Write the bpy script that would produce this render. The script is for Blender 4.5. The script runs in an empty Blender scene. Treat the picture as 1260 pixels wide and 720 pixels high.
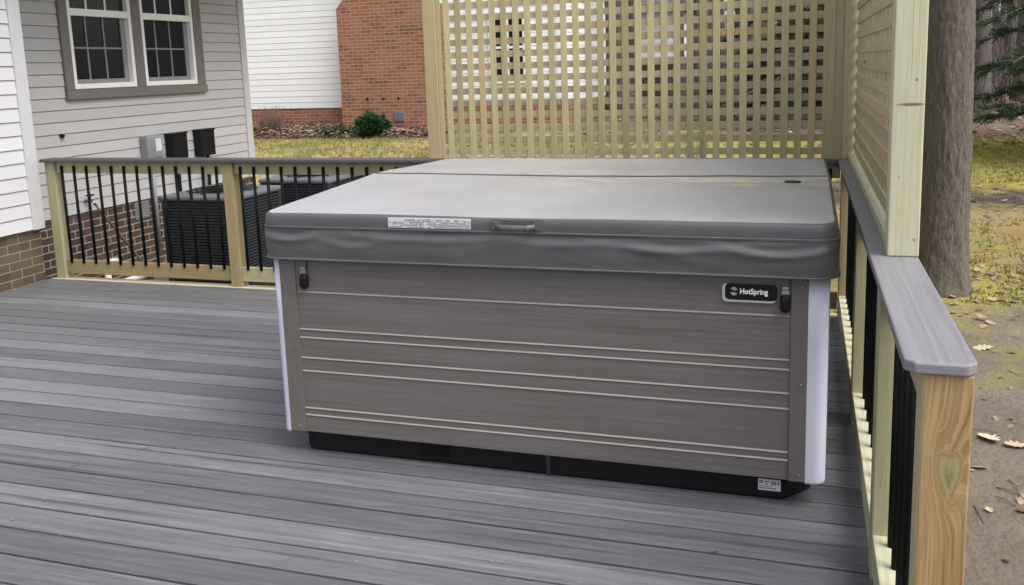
import bpy, bmesh, math, random
import numpy as np
from mathutils import Vector, Matrix, noise
R = random.Random(7)
S = bpy.context.scene
COL = S.collection
PI = math.pi

# ------------------------------------------------------------------ materials
class Nt:
    """small helper round a node tree"""
    def __init__(s, name):
        s.m = bpy.data.materials.new(name); s.m.use_nodes = True
        s.t = s.m.node_tree; s.b = s.t.nodes['Principled BSDF']
        s.tc = None
    def n(s, typ, **kw):
        nd = s.t.nodes.new(typ)
        for k, v in kw.items(): setattr(nd, k, v)
        return nd
    def l(s, a, b): s.t.links.new(a, b)
    def put(s, sock, v):
        if hasattr(v, 'is_output'): s.l(v, sock)
        elif isinstance(v, (tuple, list)) and len(v) == 3 and sock.type == 'RGBA': sock.default_value = (*v, 1)
        else: sock.default_value = v
    def co(s, kind='Object'):
        if not s.tc: s.tc = s.n('ShaderNodeTexCoord')
        return s.tc.outputs[kind]
    def map(s, vec, scale=(1, 1, 1), loc=(0, 0, 0)):
        m = s.n('ShaderNodeMapping'); s.l(vec, m.inputs[0]); m.inputs['Scale'].default_value = scale; m.inputs['Location'].default_value = loc
        return m.outputs[0]
    def noise(s, vec, scale, detail=3, rough=.55, dist=0):
        n = s.n('ShaderNodeTexNoise'); s.l(vec, n.inputs['Vector']); n.inputs['Scale'].default_value = scale
        n.inputs['Detail'].default_value = detail; n.inputs['Roughness'].default_value = rough; n.inputs['Distortion'].default_value = dist
        return n.outputs['Fac']
    def voro(s, vec, scale, feature='F1', out='Distance', rand=1):
        n = s.n('ShaderNodeTexVoronoi', feature=feature); s.l(vec, n.inputs['Vector']); n.inputs['Scale'].default_value = scale
        n.inputs['Randomness'].default_value = rand
        return n.outputs[out]
    def ramp(s, fac, stops, interp='LINEAR'):
        r = s.n('ShaderNodeValToRGB'); r.color_ramp.interpolation = interp
        e = r.color_ramp.elements
        while len(e) < len(stops): e.new(.5)
        for i, (p, c) in enumerate(stops):
            e[i].position = p; e[i].color = (*c, 1) if isinstance(c, (tuple, list)) else (c, c, c, 1)
        s.l(fac, r.inputs[0]); return r.outputs[0]
    def mix(s, fac, a, b, mode='MIX'):
        m = s.n('ShaderNodeMix', data_type='RGBA', blend_type=mode)
        s.put(m.inputs[0], fac); s.put(m.inputs[6], a); s.put(m.inputs[7], b); return m.outputs[2]
    def math(s, op, a, b=0.0, c=0.0, clamp=False):
        m = s.n('ShaderNodeMath', operation=op, use_clamp=clamp)
        s.put(m.inputs[0], a); s.put(m.inputs[1], b); s.put(m.inputs[2], c); return m.outputs[0]
    def rng(s, v, a, b, c=0, d=1):
        m = s.n('ShaderNodeMapRange'); s.put(m.inputs[0], v); m.inputs[1].default_value = a; m.inputs[2].default_value = b
        m.inputs[3].default_value = c; m.inputs[4].default_value = d; return m.outputs[0]
    def sep(s, v):
        m = s.n('ShaderNodeSeparateXYZ'); s.l(v, m.inputs[0]); return m.outputs
    def comb(s, x, y, z=0.0):
        m = s.n('ShaderNodeCombineXYZ'); s.put(m.inputs[0], x); s.put(m.inputs[1], y); s.put(m.inputs[2], z); return m.outputs[0]
    def attr(s, name='tone'):
        a = s.n('ShaderNodeAttribute', attribute_name=name); return a.outputs['Fac']
    def rnd(s): return s.n('ShaderNodeObjectInfo').outputs['Random']
    def bump(s, h, strength=.3, dist=.01):
        b = s.n('ShaderNodeBump'); s.l(h, b.inputs['Height']); b.inputs['Strength'].default_value = strength; b.inputs['Distance'].default_value = dist
        s.l(b.outputs[0], s.b.inputs['Normal'])
    def done(s, col=None, rough=None, metal=None, spec=None):
        if col is not None: s.put(s.b.inputs['Base Color'], col)
        if rough is not None: s.put(s.b.inputs['Roughness'], rough)
        if metal is not None: s.b.inputs['Metallic'].default_value = metal
        if spec is not None: s.b.inputs['Specular IOR Level'].default_value = spec
        return s.m

def plain(name, col, rough=.5, metal=0, spec=.5, var=.12, sc=12, bump=0):
    k = Nt(name); o = k.co()
    f = k.noise(o, sc, 5)
    c = k.mix(k.rng(f, .3, .7), tuple(x * (1 - var) for x in col), tuple(min(1, x * (1 + var)) for x in col))
    if bump: k.bump(k.noise(o, sc * 12, 3), bump, .003)
    return k.done(c, k.rng(k.noise(o, sc * 2, 4), .3, .7, rough * .85, min(1, rough * 1.15)), metal, spec)

def wood(name, light, dark, green=(.30, .33, .14), gfac=.35, knots=.5, rings=None, marks=()):
    """pressure treated pine: u along the grain, v across, both in metres"""
    k = Nt(name); uv = k.co('UV'); x = k.sep(uv)
    u, v = x[0], x[1]
    ur = k.math('ADD', u, k.math('MULTIPLY', k.rnd(), 37.0)); ur = k.math('ADD', ur, k.math('MULTIPLY', k.attr(), 23.0))
    w = k.noise(k.comb(k.math('MULTIPLY', ur, 1.1), k.math('MULTIPLY', v, 5.0)), 1.0, 2)
    kv = k.comb(k.math('MULTIPLY', ur, 1.5), k.math('MULTIPLY', k.math('ADD', v, k.math('MULTIPLY', k.attr(), 17.0)), 7.0))
    kd = k.voro(kv, 1.0)
    bend = k.math('MULTIPLY', k.math('EXPONENT', k.math('MULTIPLY', kd, -9.0)), .02)
    v2 = k.math('ADD', k.math('ADD', v, k.math('MULTIPLY', w, .05)), bend)
    if rings:   # a big knot the grain swirls round
        for (ku, kvv, su, sv, a) in rings:
            du = k.math('DIVIDE', k.math('SUBTRACT', u, ku), su); dv = k.math('DIVIDE', k.math('SUBTRACT', v, kvv), sv)
            nk = k.math('MULTIPLY', k.math('SUBTRACT', k.noise(k.comb(k.math('MULTIPLY', u, 26.0), k.math('MULTIPLY', v, 40.0), 2.0), 1.0, 4, .6), .5), 1.3)
            du = k.math('ADD', k.math('SUBTRACT', du, k.math('MULTIPLY', k.math('ABSOLUTE', dv), .55)), nk)
            rr = k.math('ADD', k.math('MULTIPLY', du, du), k.math('MULTIPLY', dv, dv))
            g = k.math('EXPONENT', k.math('MULTIPLY', rr, -1.0))
            v2 = k.math('ADD', v2, k.math('MULTIPLY', k.math('EXPONENT', k.math('MULTIPLY', rr, -.35)), a))
            wb = k.math('MULTIPLY', k.noise(k.comb(k.math('MULTIPLY', u, 30.0), k.math('MULTIPLY', v, 60.0)), 1.0, 3), .5)
            v2 = k.mix(k.rng(g, .30, .55), v2, k.math('MULTIPLY', k.math('SQRT', k.math('ADD', rr, wb)), .075))
    g1 = k.noise(k.comb(k.math('MULTIPLY', ur, 1.3), k.math('MULTIPLY', v2, 95.0)), 1.0, 3, .6)
    g2 = k.noise(k.comb(k.math('MULTIPLY', ur, 6.0), k.math('MULTIPLY', v2, 330.0)), 1.0, 2, .5)
    gf = k.math('ADD', k.math('MULTIPLY', g1, .62), k.math('MULTIPLY', g2, .38))
    c = k.mix(k.rng(gf, .38, .60) if rings else k.rng(gf, .35, .65), dark, light)
    gm = k.rng(k.noise(k.comb(k.math('MULTIPLY', ur, 2.2), k.math('MULTIPLY', v, 14.0)), 1.0, 3), .42, .68, 0, gfac)
    c = k.mix(gm, c, green)
    if rings:
        c = k.mix(k.math('MULTIPLY', k.rng(g, .25, .9), .42), c, (.32, .37, .20))
        c = k.mix(k.math('MULTIPLY', k.rng(g, .36, .40), k.math('MULTIPLY', k.rng(g, .56, .46), .35)), c, (.14, .10, .05))
        c = k.mix(k.math('MULTIPLY', k.rng(g, .72, 1.0), k.rng(g1, .4, .6)), c, (.17, .15, .06))
    kn = k.math('MULTIPLY', k.rng(kd, .11, .05), k.rng(k.voro(kv, 1.0, out='Color'), .30, .36))
    c = k.mix(k.math('MULTIPLY', kn, knots), c, (.10, .05, .02))
    for (mu, mv, su, sv, st) in marks:      # single small knots in this board
        du = k.math('DIVIDE', k.math('SUBTRACT', u, mu), su); dv = k.math('DIVIDE', k.math('SUBTRACT', v, mv), sv)
        q = k.math('ADD', k.math('ADD', k.math('MULTIPLY', du, du), k.math('MULTIPLY', dv, dv)), k.math('MULTIPLY', g2, .9))
        c = k.mix(k.rng(q, 1.5, .7, 0, st), c, (.13, .075, .035))
    ck = k.noise(k.comb(k.math('MULTIPLY', ur, 2.4), k.math('MULTIPLY', v2, 160.0), 9.0), 1.0, 2, .5)
    c = k.mix(k.rng(ck, .66, .72, 0, .5), c, tuple(q * .4 for q in dark))
    mot = k.noise(k.comb(k.math('MULTIPLY', ur, 5.0), k.math('MULTIPLY', v, 30.0), 4.0), 1.0, 4, .7)
    c = k.mix(k.rng(mot, .5, .78, 0, .35), c, tuple(q * .6 for q in dark))
    fr = k.math('FRACT', k.math('ADD', k.math('MULTIPLY', k.attr(), 7.3), k.rnd()))
    if not rings: c = k.mix(k.rng(k.math('FRACT', k.math('MULTIPLY', fr, 5.7)), .72, .9, 0, .5), c, (.42, .29, .16))
    tv = k.rng(fr, 0, 1, .95, 1.0) if rings else k.rng(fr, 0, 1, .78, 1.12)
    c = k.mix(1.0, c, k.comb(tv, tv, k.math('MULTIPLY', tv, .97)), 'MULTIPLY')
    k.bump(gf, .25, .003)
    return k.done(c, .72, 0, .3)

def composite(name, a, b, hi, streak=1.0):
    k = Nt(name); x = k.sep(k.co('UV'))
    ur = k.math('ADD', x[0], k.math('MULTIPLY', k.attr(), 41.0)); v = k.math('ADD', x[1], k.math('MULTIPLY', k.attr(), 3.7))
    w = k.math('ADD', v, k.math('MULTIPLY', k.noise(k.comb(k.math('MULTIPLY', ur, .8), k.math('MULTIPLY', v, 3.0)), 1.0, 2), .02))
    s1 = k.noise(k.comb(k.math('MULTIPLY', ur, .7), k.math('MULTIPLY', w, 52.0)), 1.0, 4, .65)
    s2 = k.noise(k.comb(k.math('MULTIPLY', ur, 4.5), k.math('MULTIPLY', w, 330.0)), 1.0, 4, .75)
    s3 = k.noise(k.comb(k.math('MULTIPLY', ur, 2.6), k.math('MULTIPLY', w, 34.0)), 1.0, 6, .72)
    f = k.math('ADD', k.math('MULTIPLY', s1, .62), k.math('MULTIPLY', s2, .38))
    c = k.mix(k.rng(f, .30, .68), a, b)
    c = k.mix(k.math('MULTIPLY', k.rng(s3, .50, .70), .42 * streak), c, hi)
    dk = k.noise(k.comb(k.math('MULTIPLY', ur, .45), k.math('MULTIPLY', w, 30.0), 3.0), 1.0, 4, .65)
    c = k.mix(k.math('MULTIPLY', k.rng(dk, .57, .66), .65 * streak), c, tuple(q * .42 for q in a))
    tn = k.noise(k.comb(k.math('MULTIPLY', x[0], .6), k.math('MULTIPLY', x[1], 1.4)), 1.0, 4, .65)               # dried mud film, not following the boards
    c = k.mix(k.math('MULTIPLY', k.rng(tn, .48, .72), .40 * streak), c, (.20, .19, .175))
    sc_ = k.noise(k.comb(k.math('MULTIPLY', x[0], 9.0), k.math('MULTIPLY', x[1], 26.0)), 1.0, 5, .75)            # scuffs and dry splashes
    c = k.mix(k.math('MULTIPLY', k.rng(sc_, .655, .72), .75 * streak), c, (.46, .45, .43))
    gr = k.noise(x[0].node.inputs[0].links[0].from_socket, 130, 4, .8)
    c = k.mix(k.rng(gr, .55, .8, 0, .5), c, tuple(q * .5 for q in a))
    tv = k.rng(k.attr(), 0, 1, .70, 1.20)
    c = k.mix(1.0, c, k.comb(tv, tv, tv), 'MULTIPLY')
    k.bump(k.math('ADD', s2, k.math('MULTIPLY', s1, .5)), .45, .003)
    return k.done(c, k.rng(s3, .3, .7, .38, .6), 0, .45)

def siding_mat(name, col, dirt=.1):
    k = Nt(name); x = k.sep(k.co('UV'))
    g = k.noise(k.comb(k.math('MULTIPLY', x[0], 3.0), k.math('MULTIPLY', x[1], 60.0)), 1.0, 3)
    d = k.noise(k.comb(x[0], x[1]), 1.3, 4, .6)
    c = k.mix(k.rng(g, .3, .7), tuple(q * .95 for q in col), col)
    c = k.mix(k.math('MULTIPLY', k.rng(d, .5, .75), dirt), c, tuple(q * .6 for q in (col[0], col[1] * .98, col[2] * .92)))
    tv = k.rng(k.attr(), 0, 1, .96, 1.03)
    c = k.mix(1.0, c, k.comb(tv, tv, tv), 'MULTIPLY')
    k.bump(g, .12, .002)
    return k.done(c, .55, 0, .35)

def brick_mat(name, c1, c2, mortar, dark=(.05, .035, .03), dk=.35):
    k = Nt(name); uv = k.co('UV')
    b = k.n('ShaderNodeTexBrick'); b.offset = .5
    wv = k.n('ShaderNodeVectorMath', operation='ADD'); k.l(uv, wv.inputs[0])
    nn = k.n('ShaderNodeTexNoise'); k.l(uv, nn.inputs['Vector']); nn.inputs['Scale'].default_value = 14
    sc = k.n('ShaderNodeVectorMath', operation='SCALE'); k.l(nn.outputs['Color'], sc.inputs[0]); sc.inputs['Scale'].default_value = .006
    k.l(sc.outputs[0], wv.inputs[1]); k.l(wv.outputs[0], b.inputs['Vector'])
    b.inputs['Scale'].default_value = 1; b.inputs['Brick Width'].default_value = .212; b.inputs['Row Height'].default_value = .0677
    b.inputs['Mortar Size'].default_value = .0055; b.inputs['Mortar Smooth'].default_value = .25; b.inputs['Bias'].default_value = 0
    b.inputs['Color1'].default_value = (*c1, 1); b.inputs['Color2'].default_value = (*c2, 1); b.inputs['Mortar'].default_value = (*mortar, 1)
    x = k.sep(uv)
    row = k.math('FLOOR', k.math('DIVIDE', x[1], .0677)); colm = k.math('FLOOR', k.math('ADD', k.math('DIVIDE', x[0], .212), k.math('MULTIPLY', k.math('MODULO', row, 2.0), .5)))
    wn = k.n('ShaderNodeTexWhiteNoise', noise_dimensions='2D'); k.l(k.comb(colm, row), wn.inputs['Vector'])
    grain = k.noise(uv, 90, 4, .7); stain = k.noise(uv, 1.6, 4, .6)
    c = b.outputs['Color']
    inb = k.math('SUBTRACT', 1.0, b.outputs['Fac'])
    c = k.mix(k.math('MULTIPLY', inb, k.rng(wn.outputs[0], 1 - dk, 1 - dk + .08, 0, .75)), c, dark)
    c = k.mix(k.rng(grain, .35, .75, 0, .35), c, tuple(q * .55 for q in c1))
    c = k.mix(k.rng(stain, .5, .8, 0, .3), c, (.22, .19, .16))
    k.bump(k.math('ADD', inb, k.math('MULTIPLY', grain, .4)), .6, .006)
    return k.done(c, .88, 0, .25)

def bark_mat(name, a, b, c3, sc=1.0):
    k = Nt(name); o = k.co(); m = k.map(o, (9 * sc, 9 * sc, 1.6 * sc))
    md = k.n('ShaderNodeVectorMath', operation='ADD'); k.l(m, md.inputs[0]); nz = k.n('ShaderNodeTexNoise'); k.l(m, nz.inputs['Vector']); nz.inputs['Scale'].default_value = 2.5; nz.inputs['Detail'].default_value = 4; k.l(nz.outputs['Color'], md.inputs[1]); v = k.voro(md.outputs[0], 5.0, 'DISTANCE_TO_EDGE'); n1 = k.noise(m, 5.0, 7, .75); n2 = k.noise(o, 2.0, 3)
    n3 = k.noise(o, 55 * sc, 3, .6)
    c = k.mix(k.rng(n1, .3, .7), a, b)
    c = k.mix(k.rng(v, .12, .0, 0, .38), c, tuple(q * .45 for q in a))
    c = k.mix(k.rng(n2, .5, .72, 0, .5), c, c3)
    c = k.mix(k.rng(n3, .62, .74, 0, .6), c, tuple(min(1, q * 1.7) for q in b))
    tv = k.rng(k.rnd(), 0, 1, .75, 1.2)
    c = k.mix(1.0, c, k.comb(tv, tv, tv), 'MULTIPLY')
    k.bump(k.math('ADD', k.math('MINIMUM', v, .2), k.math('MULTIPLY', n1, .35)), .8, .02)
    return k.done(c, .92, 0, .2)

def leaf_mat(name, a, b, rough=.7, trans=.0):
    k = Nt(name)
    c = k.mix(k.attr(), a, b)
    c = k.mix(k.rng(k.noise(k.co(), 30, 2), .4, .7, 0, .4), c, tuple(q * .6 for q in a))
    return k.done(c, rough, 0, .3)

M = {}
M['wood_pale'] = wood('pale_treated_pine', (.60, .58, .42), (.47, .45, .31), (.47, .50, .33), .35, .75)
M['wood_post'] = wood('pale_treated_pine_post', (.60, .58, .42), (.47, .45, .31), (.47, .50, .33), .35, .75, marks=[(1.415, .362, .0055, .048, .85), (1.487, .374, .006, .0055, .7), (1.01, .384, .006, .006, .6), (1.20, .335, .004, .004, .5)])
M['wood_green'] = wood('greenish_treated_pine', (.46, .42, .27), (.33, .295, .17), (.34, .35, .19), .55, .8)
M['wood_lattice'] = wood('lattice_pine', (.51, .45, .275), (.385, .325, .185), (.40, .37, .20), .35, 1.0)
M['wood_lattice_back'] = wood('lattice_pine_shaded', (.45, .39, .255), (.33, .275, .17), (.34, .32, .19), .4, 1.0)  # darker lattice pine: shade on the rear slats put into the colour
M['wood_tan'] = wood('tan_treated_pine', (.42, .33, .185), (.29, .21, .105), (.34, .34, .17), .4, .7)
M['wood_knot'] = wood('knotty_end_grain_pine', (.40, .265, .125), (.20, .118, .048), (.36, .37, .20), .3, .3,
                      rings=[(.712, .366, .050, .024, .045)])
M['deck'] = composite('grey_composite_decking', (.076, .076, .087), (.166, .166, .182), (.27, .27, .284), 1.0)
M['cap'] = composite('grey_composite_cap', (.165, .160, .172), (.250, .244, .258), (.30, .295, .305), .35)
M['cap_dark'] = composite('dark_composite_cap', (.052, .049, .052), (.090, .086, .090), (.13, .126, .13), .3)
M['white_siding'] = siding_mat('white_vinyl_siding', (.55, .545, .56), .14)
M['grey_siding'] = siding_mat('warm_grey_vinyl_siding', (.43, .42, .415), .12)
M['far_siding'] = siding_mat('bright_white_siding', (.84, .84, .84), .05)
M['white_trim'] = plain('white_trim', (.46, .455, .465), .5, var=.05)
M['window_white'] = plain('white_window_frame', (.78, .77, .74), .4, var=.05)
M['taupe'] = plain('taupe_window_casing', (.150, .138, .122), .55, var=.1)
M['glass'] = plain('dark_window_glass', (.012, .014, .015), .1, 0, .4, .3, 2)
M['screen'] = plain('insect_screen', (.035, .036, .036), .6, 0, .3, .2, 30)
M['muntin'] = plain('grey_muntin', (.22, .22, .22), .5)
M['brick_olive'] = brick_mat('olive_brown_brick', (.118, .089, .052), (.082, .062, .038), (.235, .205, .150), (.07, .05, .03), .25)
M['brick_brown'] = brick_mat('red_brown_brick', (.088, .052, .040), (.060, .038, .032), (.36, .33, .29), (.035, .028, .026), .2)
M['brick_red'] = brick_mat('orange_red_brick', (.34, .150, .088), (.255, .105, .062), (.42, .345, .27), (.13, .065, .045), .2)
M['black_metal'] = plain('black_aluminium', (.004, .004, .0045), .6, 0, .15)
M['black_plastic'] = plain('black_plastic', (.005, .005, .006), .5, 0, .25)
M['ac_metal'] = plain('charcoal_ac_paint', (.014, .017, .021), .5, 0, .5)
M['ac_top'] = plain('grey_ac_top', (.11, .12, .13), .5, 0, .5)
M['box_grey'] = plain('grey_meter_box', (.22, .23, .24), .5, .2)
M['label_white'] = plain('label_white', (.55, .56, .58), .5, var=.05)
M['chrome'] = plain('chrome', (.8, .8, .8), .18, 1, .5, .05)
M['steel'] = plain('steel', (.36, .36, .36), .35, 1)
M['pvc'] = plain('white_pvc', (.7, .7, .68), .5)
M['copper'] = plain('brown_pipe', (.12, .085, .06), .6)
M['corner_white'] = plain('lavender_white_plastic', (.52, .52, .615), .4, var=.03, sc=3)
M['strip'] = plain('grey_brown_strip', (.118, .104, .096), .5, var=.08)
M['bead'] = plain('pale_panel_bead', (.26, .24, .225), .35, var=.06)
M['fold'] = plain('dark_fold_seam', (.085, .085, .088), .6)
M['letter'] = plain('white_lettering', (.8, .8, .8), .4, var=.02)
M['emblem'] = plain('grey_emblem', (.32, .33, .34), .35, var=.05)
M['roof'] = plain('grey_shingle', (.10, .095, .09), .9, var=.4, sc=6)
M['concrete'] = plain('concrete', (.36, .35, .33), .9, var=.2, sc=5, bump=.4)
M['blue'] = plain('blue_plastic', (.03, .16, .50), .5)
M['pad_brown'] = plain('dark_stained_boards', (.06, .042, .032), .8, var=.3)
M['bark'] = bark_mat('oak_bark', (.104, .087, .072), (.215, .182, .152), (.16, .155, .125))
M['bark_far'] = bark_mat('grey_woodland_bark', (.105, .088, .080), (.19, .163, .148), (.17, .15, .135), .6)
M['bark_pine'] = bark_mat('pine_bark', (.14, .11, .095), (.24, .18, .15), (.26, .19, .17), .8)
M['needle'] = leaf_mat('pine_needles', (.020, .045, .022), (.060, .095, .042))
M['shrub'] = leaf_mat('shrub_leaves', (.012, .045, .014), (.045, .11, .032))
M['twig'] = leaf_mat('bare_twigs', (.13, .085, .065), (.24, .17, .14), .9)
M['brush'] = leaf_mat('woodland_brush', (.085, .070, .063), (.18, .155, .142), .9)
M['litter'] = leaf_mat('fallen_leaves', (.10, .062, .036), (.36, .275, .185), .8)
M['litter_pink'] = leaf_mat('mulch_leaves', (.14, .085, .065), (.42, .31, .255), .85)
M['leaf_pale'] = leaf_mat('pale_oak_leaf', (.42, .33, .22), (.58, .50, .37), .8)
M['grass'] = leaf_mat('dormant_grass', (.25, .21, .095), (.245, .24, .075), .85)
M['moss'] = leaf_mat('mossy_grass', (.19, .175, .04), (.29, .265, .06), .85)

def vinyl_cover(name, base, dust=False):
    k = Nt(name); o = k.co()
    g = k.noise(o, 260, 2, .6); s = k.noise(o, 2.2, 4, .6)
    c = k.mix(k.rng(s, .35, .7), tuple(q * .92 for q in base), tuple(q * 1.08 for q in base))
    if dust:
        x = k.sep(o)
        d = k.noise(k.map(o, (3.2, 10, 1)), 1.0, 5, .68, .6)
        d2 = k.noise(k.map(o, (16, 30, 1)), 1.0, 4, .7)
        side = k.math('MULTIPLY', k.rng(x[0], .55, 1.3), k.rng(x[1], -.1, .5))
        near = k.rng(k.math('ABSOLUTE', k.math('SUBTRACT', x[1], 0.78)), .42, .06)
        f = k.math('MULTIPLY', k.math('MULTIPLY', k.rng(d, .44, .60), k.rng(d2, .36, .55)), k.math('MULTIPLY', side, near))
        c = k.mix(k.math('MULTIPLY', f, 1.0), c, (.60, .53, .34))
        f2 = k.math('MULTIPLY', k.rng(k.noise(k.map(o, (5, 14, 1), (4, 2, 0)), 1.0, 5, .7), .58, .74), .25)
        c = k.mix(f2, c, (.46, .45, .45))
        wm = k.noise(k.map(o, (2.2, 2.6, 1), (9, 4, 0)), 1.0, 5, .65, 1.2)      # dried water marks
        c = k.mix(k.math('MULTIPLY', k.rng(k.math('ABSOLUTE', k.math('SUBTRACT', wm, .52)), .03, .0), .12), c, (.15, .148, .15))
        c = k.mix(k.math('MULTIPLY', k.rng(k.noise(k.map(o, (60, 60, 1)), 1.0, 3, .7), .68, .74), .5), c, (.55, .52, .42))
    k.bump(k.math('ADD', k.math('MULTIPLY', g, .45), k.math('ADD', k.noise(o, 9, 4, .6), k.math('MULTIPLY', k.noise(k.map(o, (9, 3, 30)), 1.0, 4, .7, 1.0), .7))), .3, .007)
    return k.done(c, k.rng(s, .3, .7, .34, .46), 0, .6)
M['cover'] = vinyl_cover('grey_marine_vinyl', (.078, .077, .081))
M['cover_top'] = vinyl_cover('grey_marine_vinyl_sheen_top', (.33, .327, .338), True)  # paler than the sides: sky sheen on the top put into the base colour
M['cover_trim'] = plain('vinyl_piping', (.09, .089, .092), .45)

def panel_mat():
    k = Nt('woodgrain_cabinet_panel'); x = k.sep(k.co())
    g = k.noise(k.comb(k.math('MULTIPLY', x[0], 1.2), k.math('MULTIPLY', x[2], 70.0), x[1]), 1.0, 4, .6)
    s = k.noise(k.comb(k.math('MULTIPLY', x[0], 2.0), k.math('MULTIPLY', x[2], 9.0), x[1]), 1.0, 3)
    c = k.mix(k.rng(g, .3, .7), (.098, .086, .079), (.140, .127, .119))
    c = k.mix(k.rng(s, .45, .75, 0, .4), c, (.156, .145, .138))
    mk = k.noise(k.comb(k.math('MULTIPLY', x[0], 7.0), k.math('MULTIPLY', x[2], 40.0)), 1.0, 4, .7)
    c = k.mix(k.rng(mk, .70, .78, 0, .5), c, (.06, .055, .055))
    k.bump(g, .2, .002)
    return k.done(c, .46, 0, .5)
M['panel'] = panel_mat()

def ground_mat():
    k = Nt('yard_soil_and_grass'); o = k.co(); x = k.sep(o)
    wob = k.math('ADD', k.math('MULTIPLY', k.math('SUBTRACT', k.noise(o, .55, 5, .6), .5), 4.2), k.math('MULTIPLY', k.math('SUBTRACT', k.noise(o, 2.6, 4, .6), .5), 1.6))
    y = k.math('ADD', x[1], wob)
    fy = k.rng(y, 0, 40)
    P = lambda v: v / 40
    dirt = (.142, .117, .094); dirt2 = (.115, .092, .076); moss = (.30, .27, .052); orange = (.26, .185, .070); dk = (.055, .042, .036); lit = (.125, .086, .062); pink = (.20, .14, .11)
    right = k.ramp(fy, [(P(0), dirt), (P(3.6), dirt), (P(4.6), moss), (P(5.6), orange), (P(7.3), orange), (P(7.7), dk), (P(8.6), dk), (P(9.2), moss), (P(11.8), moss), (P(13.0), lit), (P(20), pink), (P(40), lit)])  # dark band is leaf litter with shadow mixed into its colour
    grassy = (.32, .285, .095); gr2 = (.40, .33, .135)
    left = k.ramp(fy, [(P(0), dirt2), (P(4.2), dirt2), (P(5.6), grassy), (P(9), gr2), (P(12.4), grassy), (P(13.4), (.15, .09, .07)), (P(16), lit), (P(40), lit)])
    c = k.mix(k.rng(k.math('ADD', x[0], k.math('MULTIPLY', wob, .5)), .2, 1.8), left, right)
    n1 = k.noise(o, 6, 5, .65); n2 = k.noise(o, 38, 4, .7); n3 = k.noise(o, 1.7, 4, .6)
    c = k.mix(k.rng(n1, .42, .66, 0, .55), c, (.15, .115, .088))
    c = k.mix(k.rng(n3, .5, .68, 0, .35), c, (.25, .21, .165))
    c = k.mix(k.math('MULTIPLY', k.rng(k.noise(k.map(o, (1, 1, 1), (7, 3, 0)), 1.1, 5, .65), .56, .68), k.rng(x[1], 1.5, 3.5, 0, .8)), c, (.20, .195, .05))
    c = k.mix(k.rng(n2, .5, .8, 0, .35), c, (.07, .056, .046))
    vs = k.voro(o, 26); c = k.mix(k.rng(vs, .13, .08, 0, .35), c, (.34, .27, .19))
    k.bump(k.math('ADD', k.math('ADD', n1, k.math('MULTIPLY', n2, .5)), k.math('MULTIPLY', vs, -.3)), .7, .035)
    return k.done(c, .95, 0, .15)
M['ground'] = ground_mat()

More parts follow.
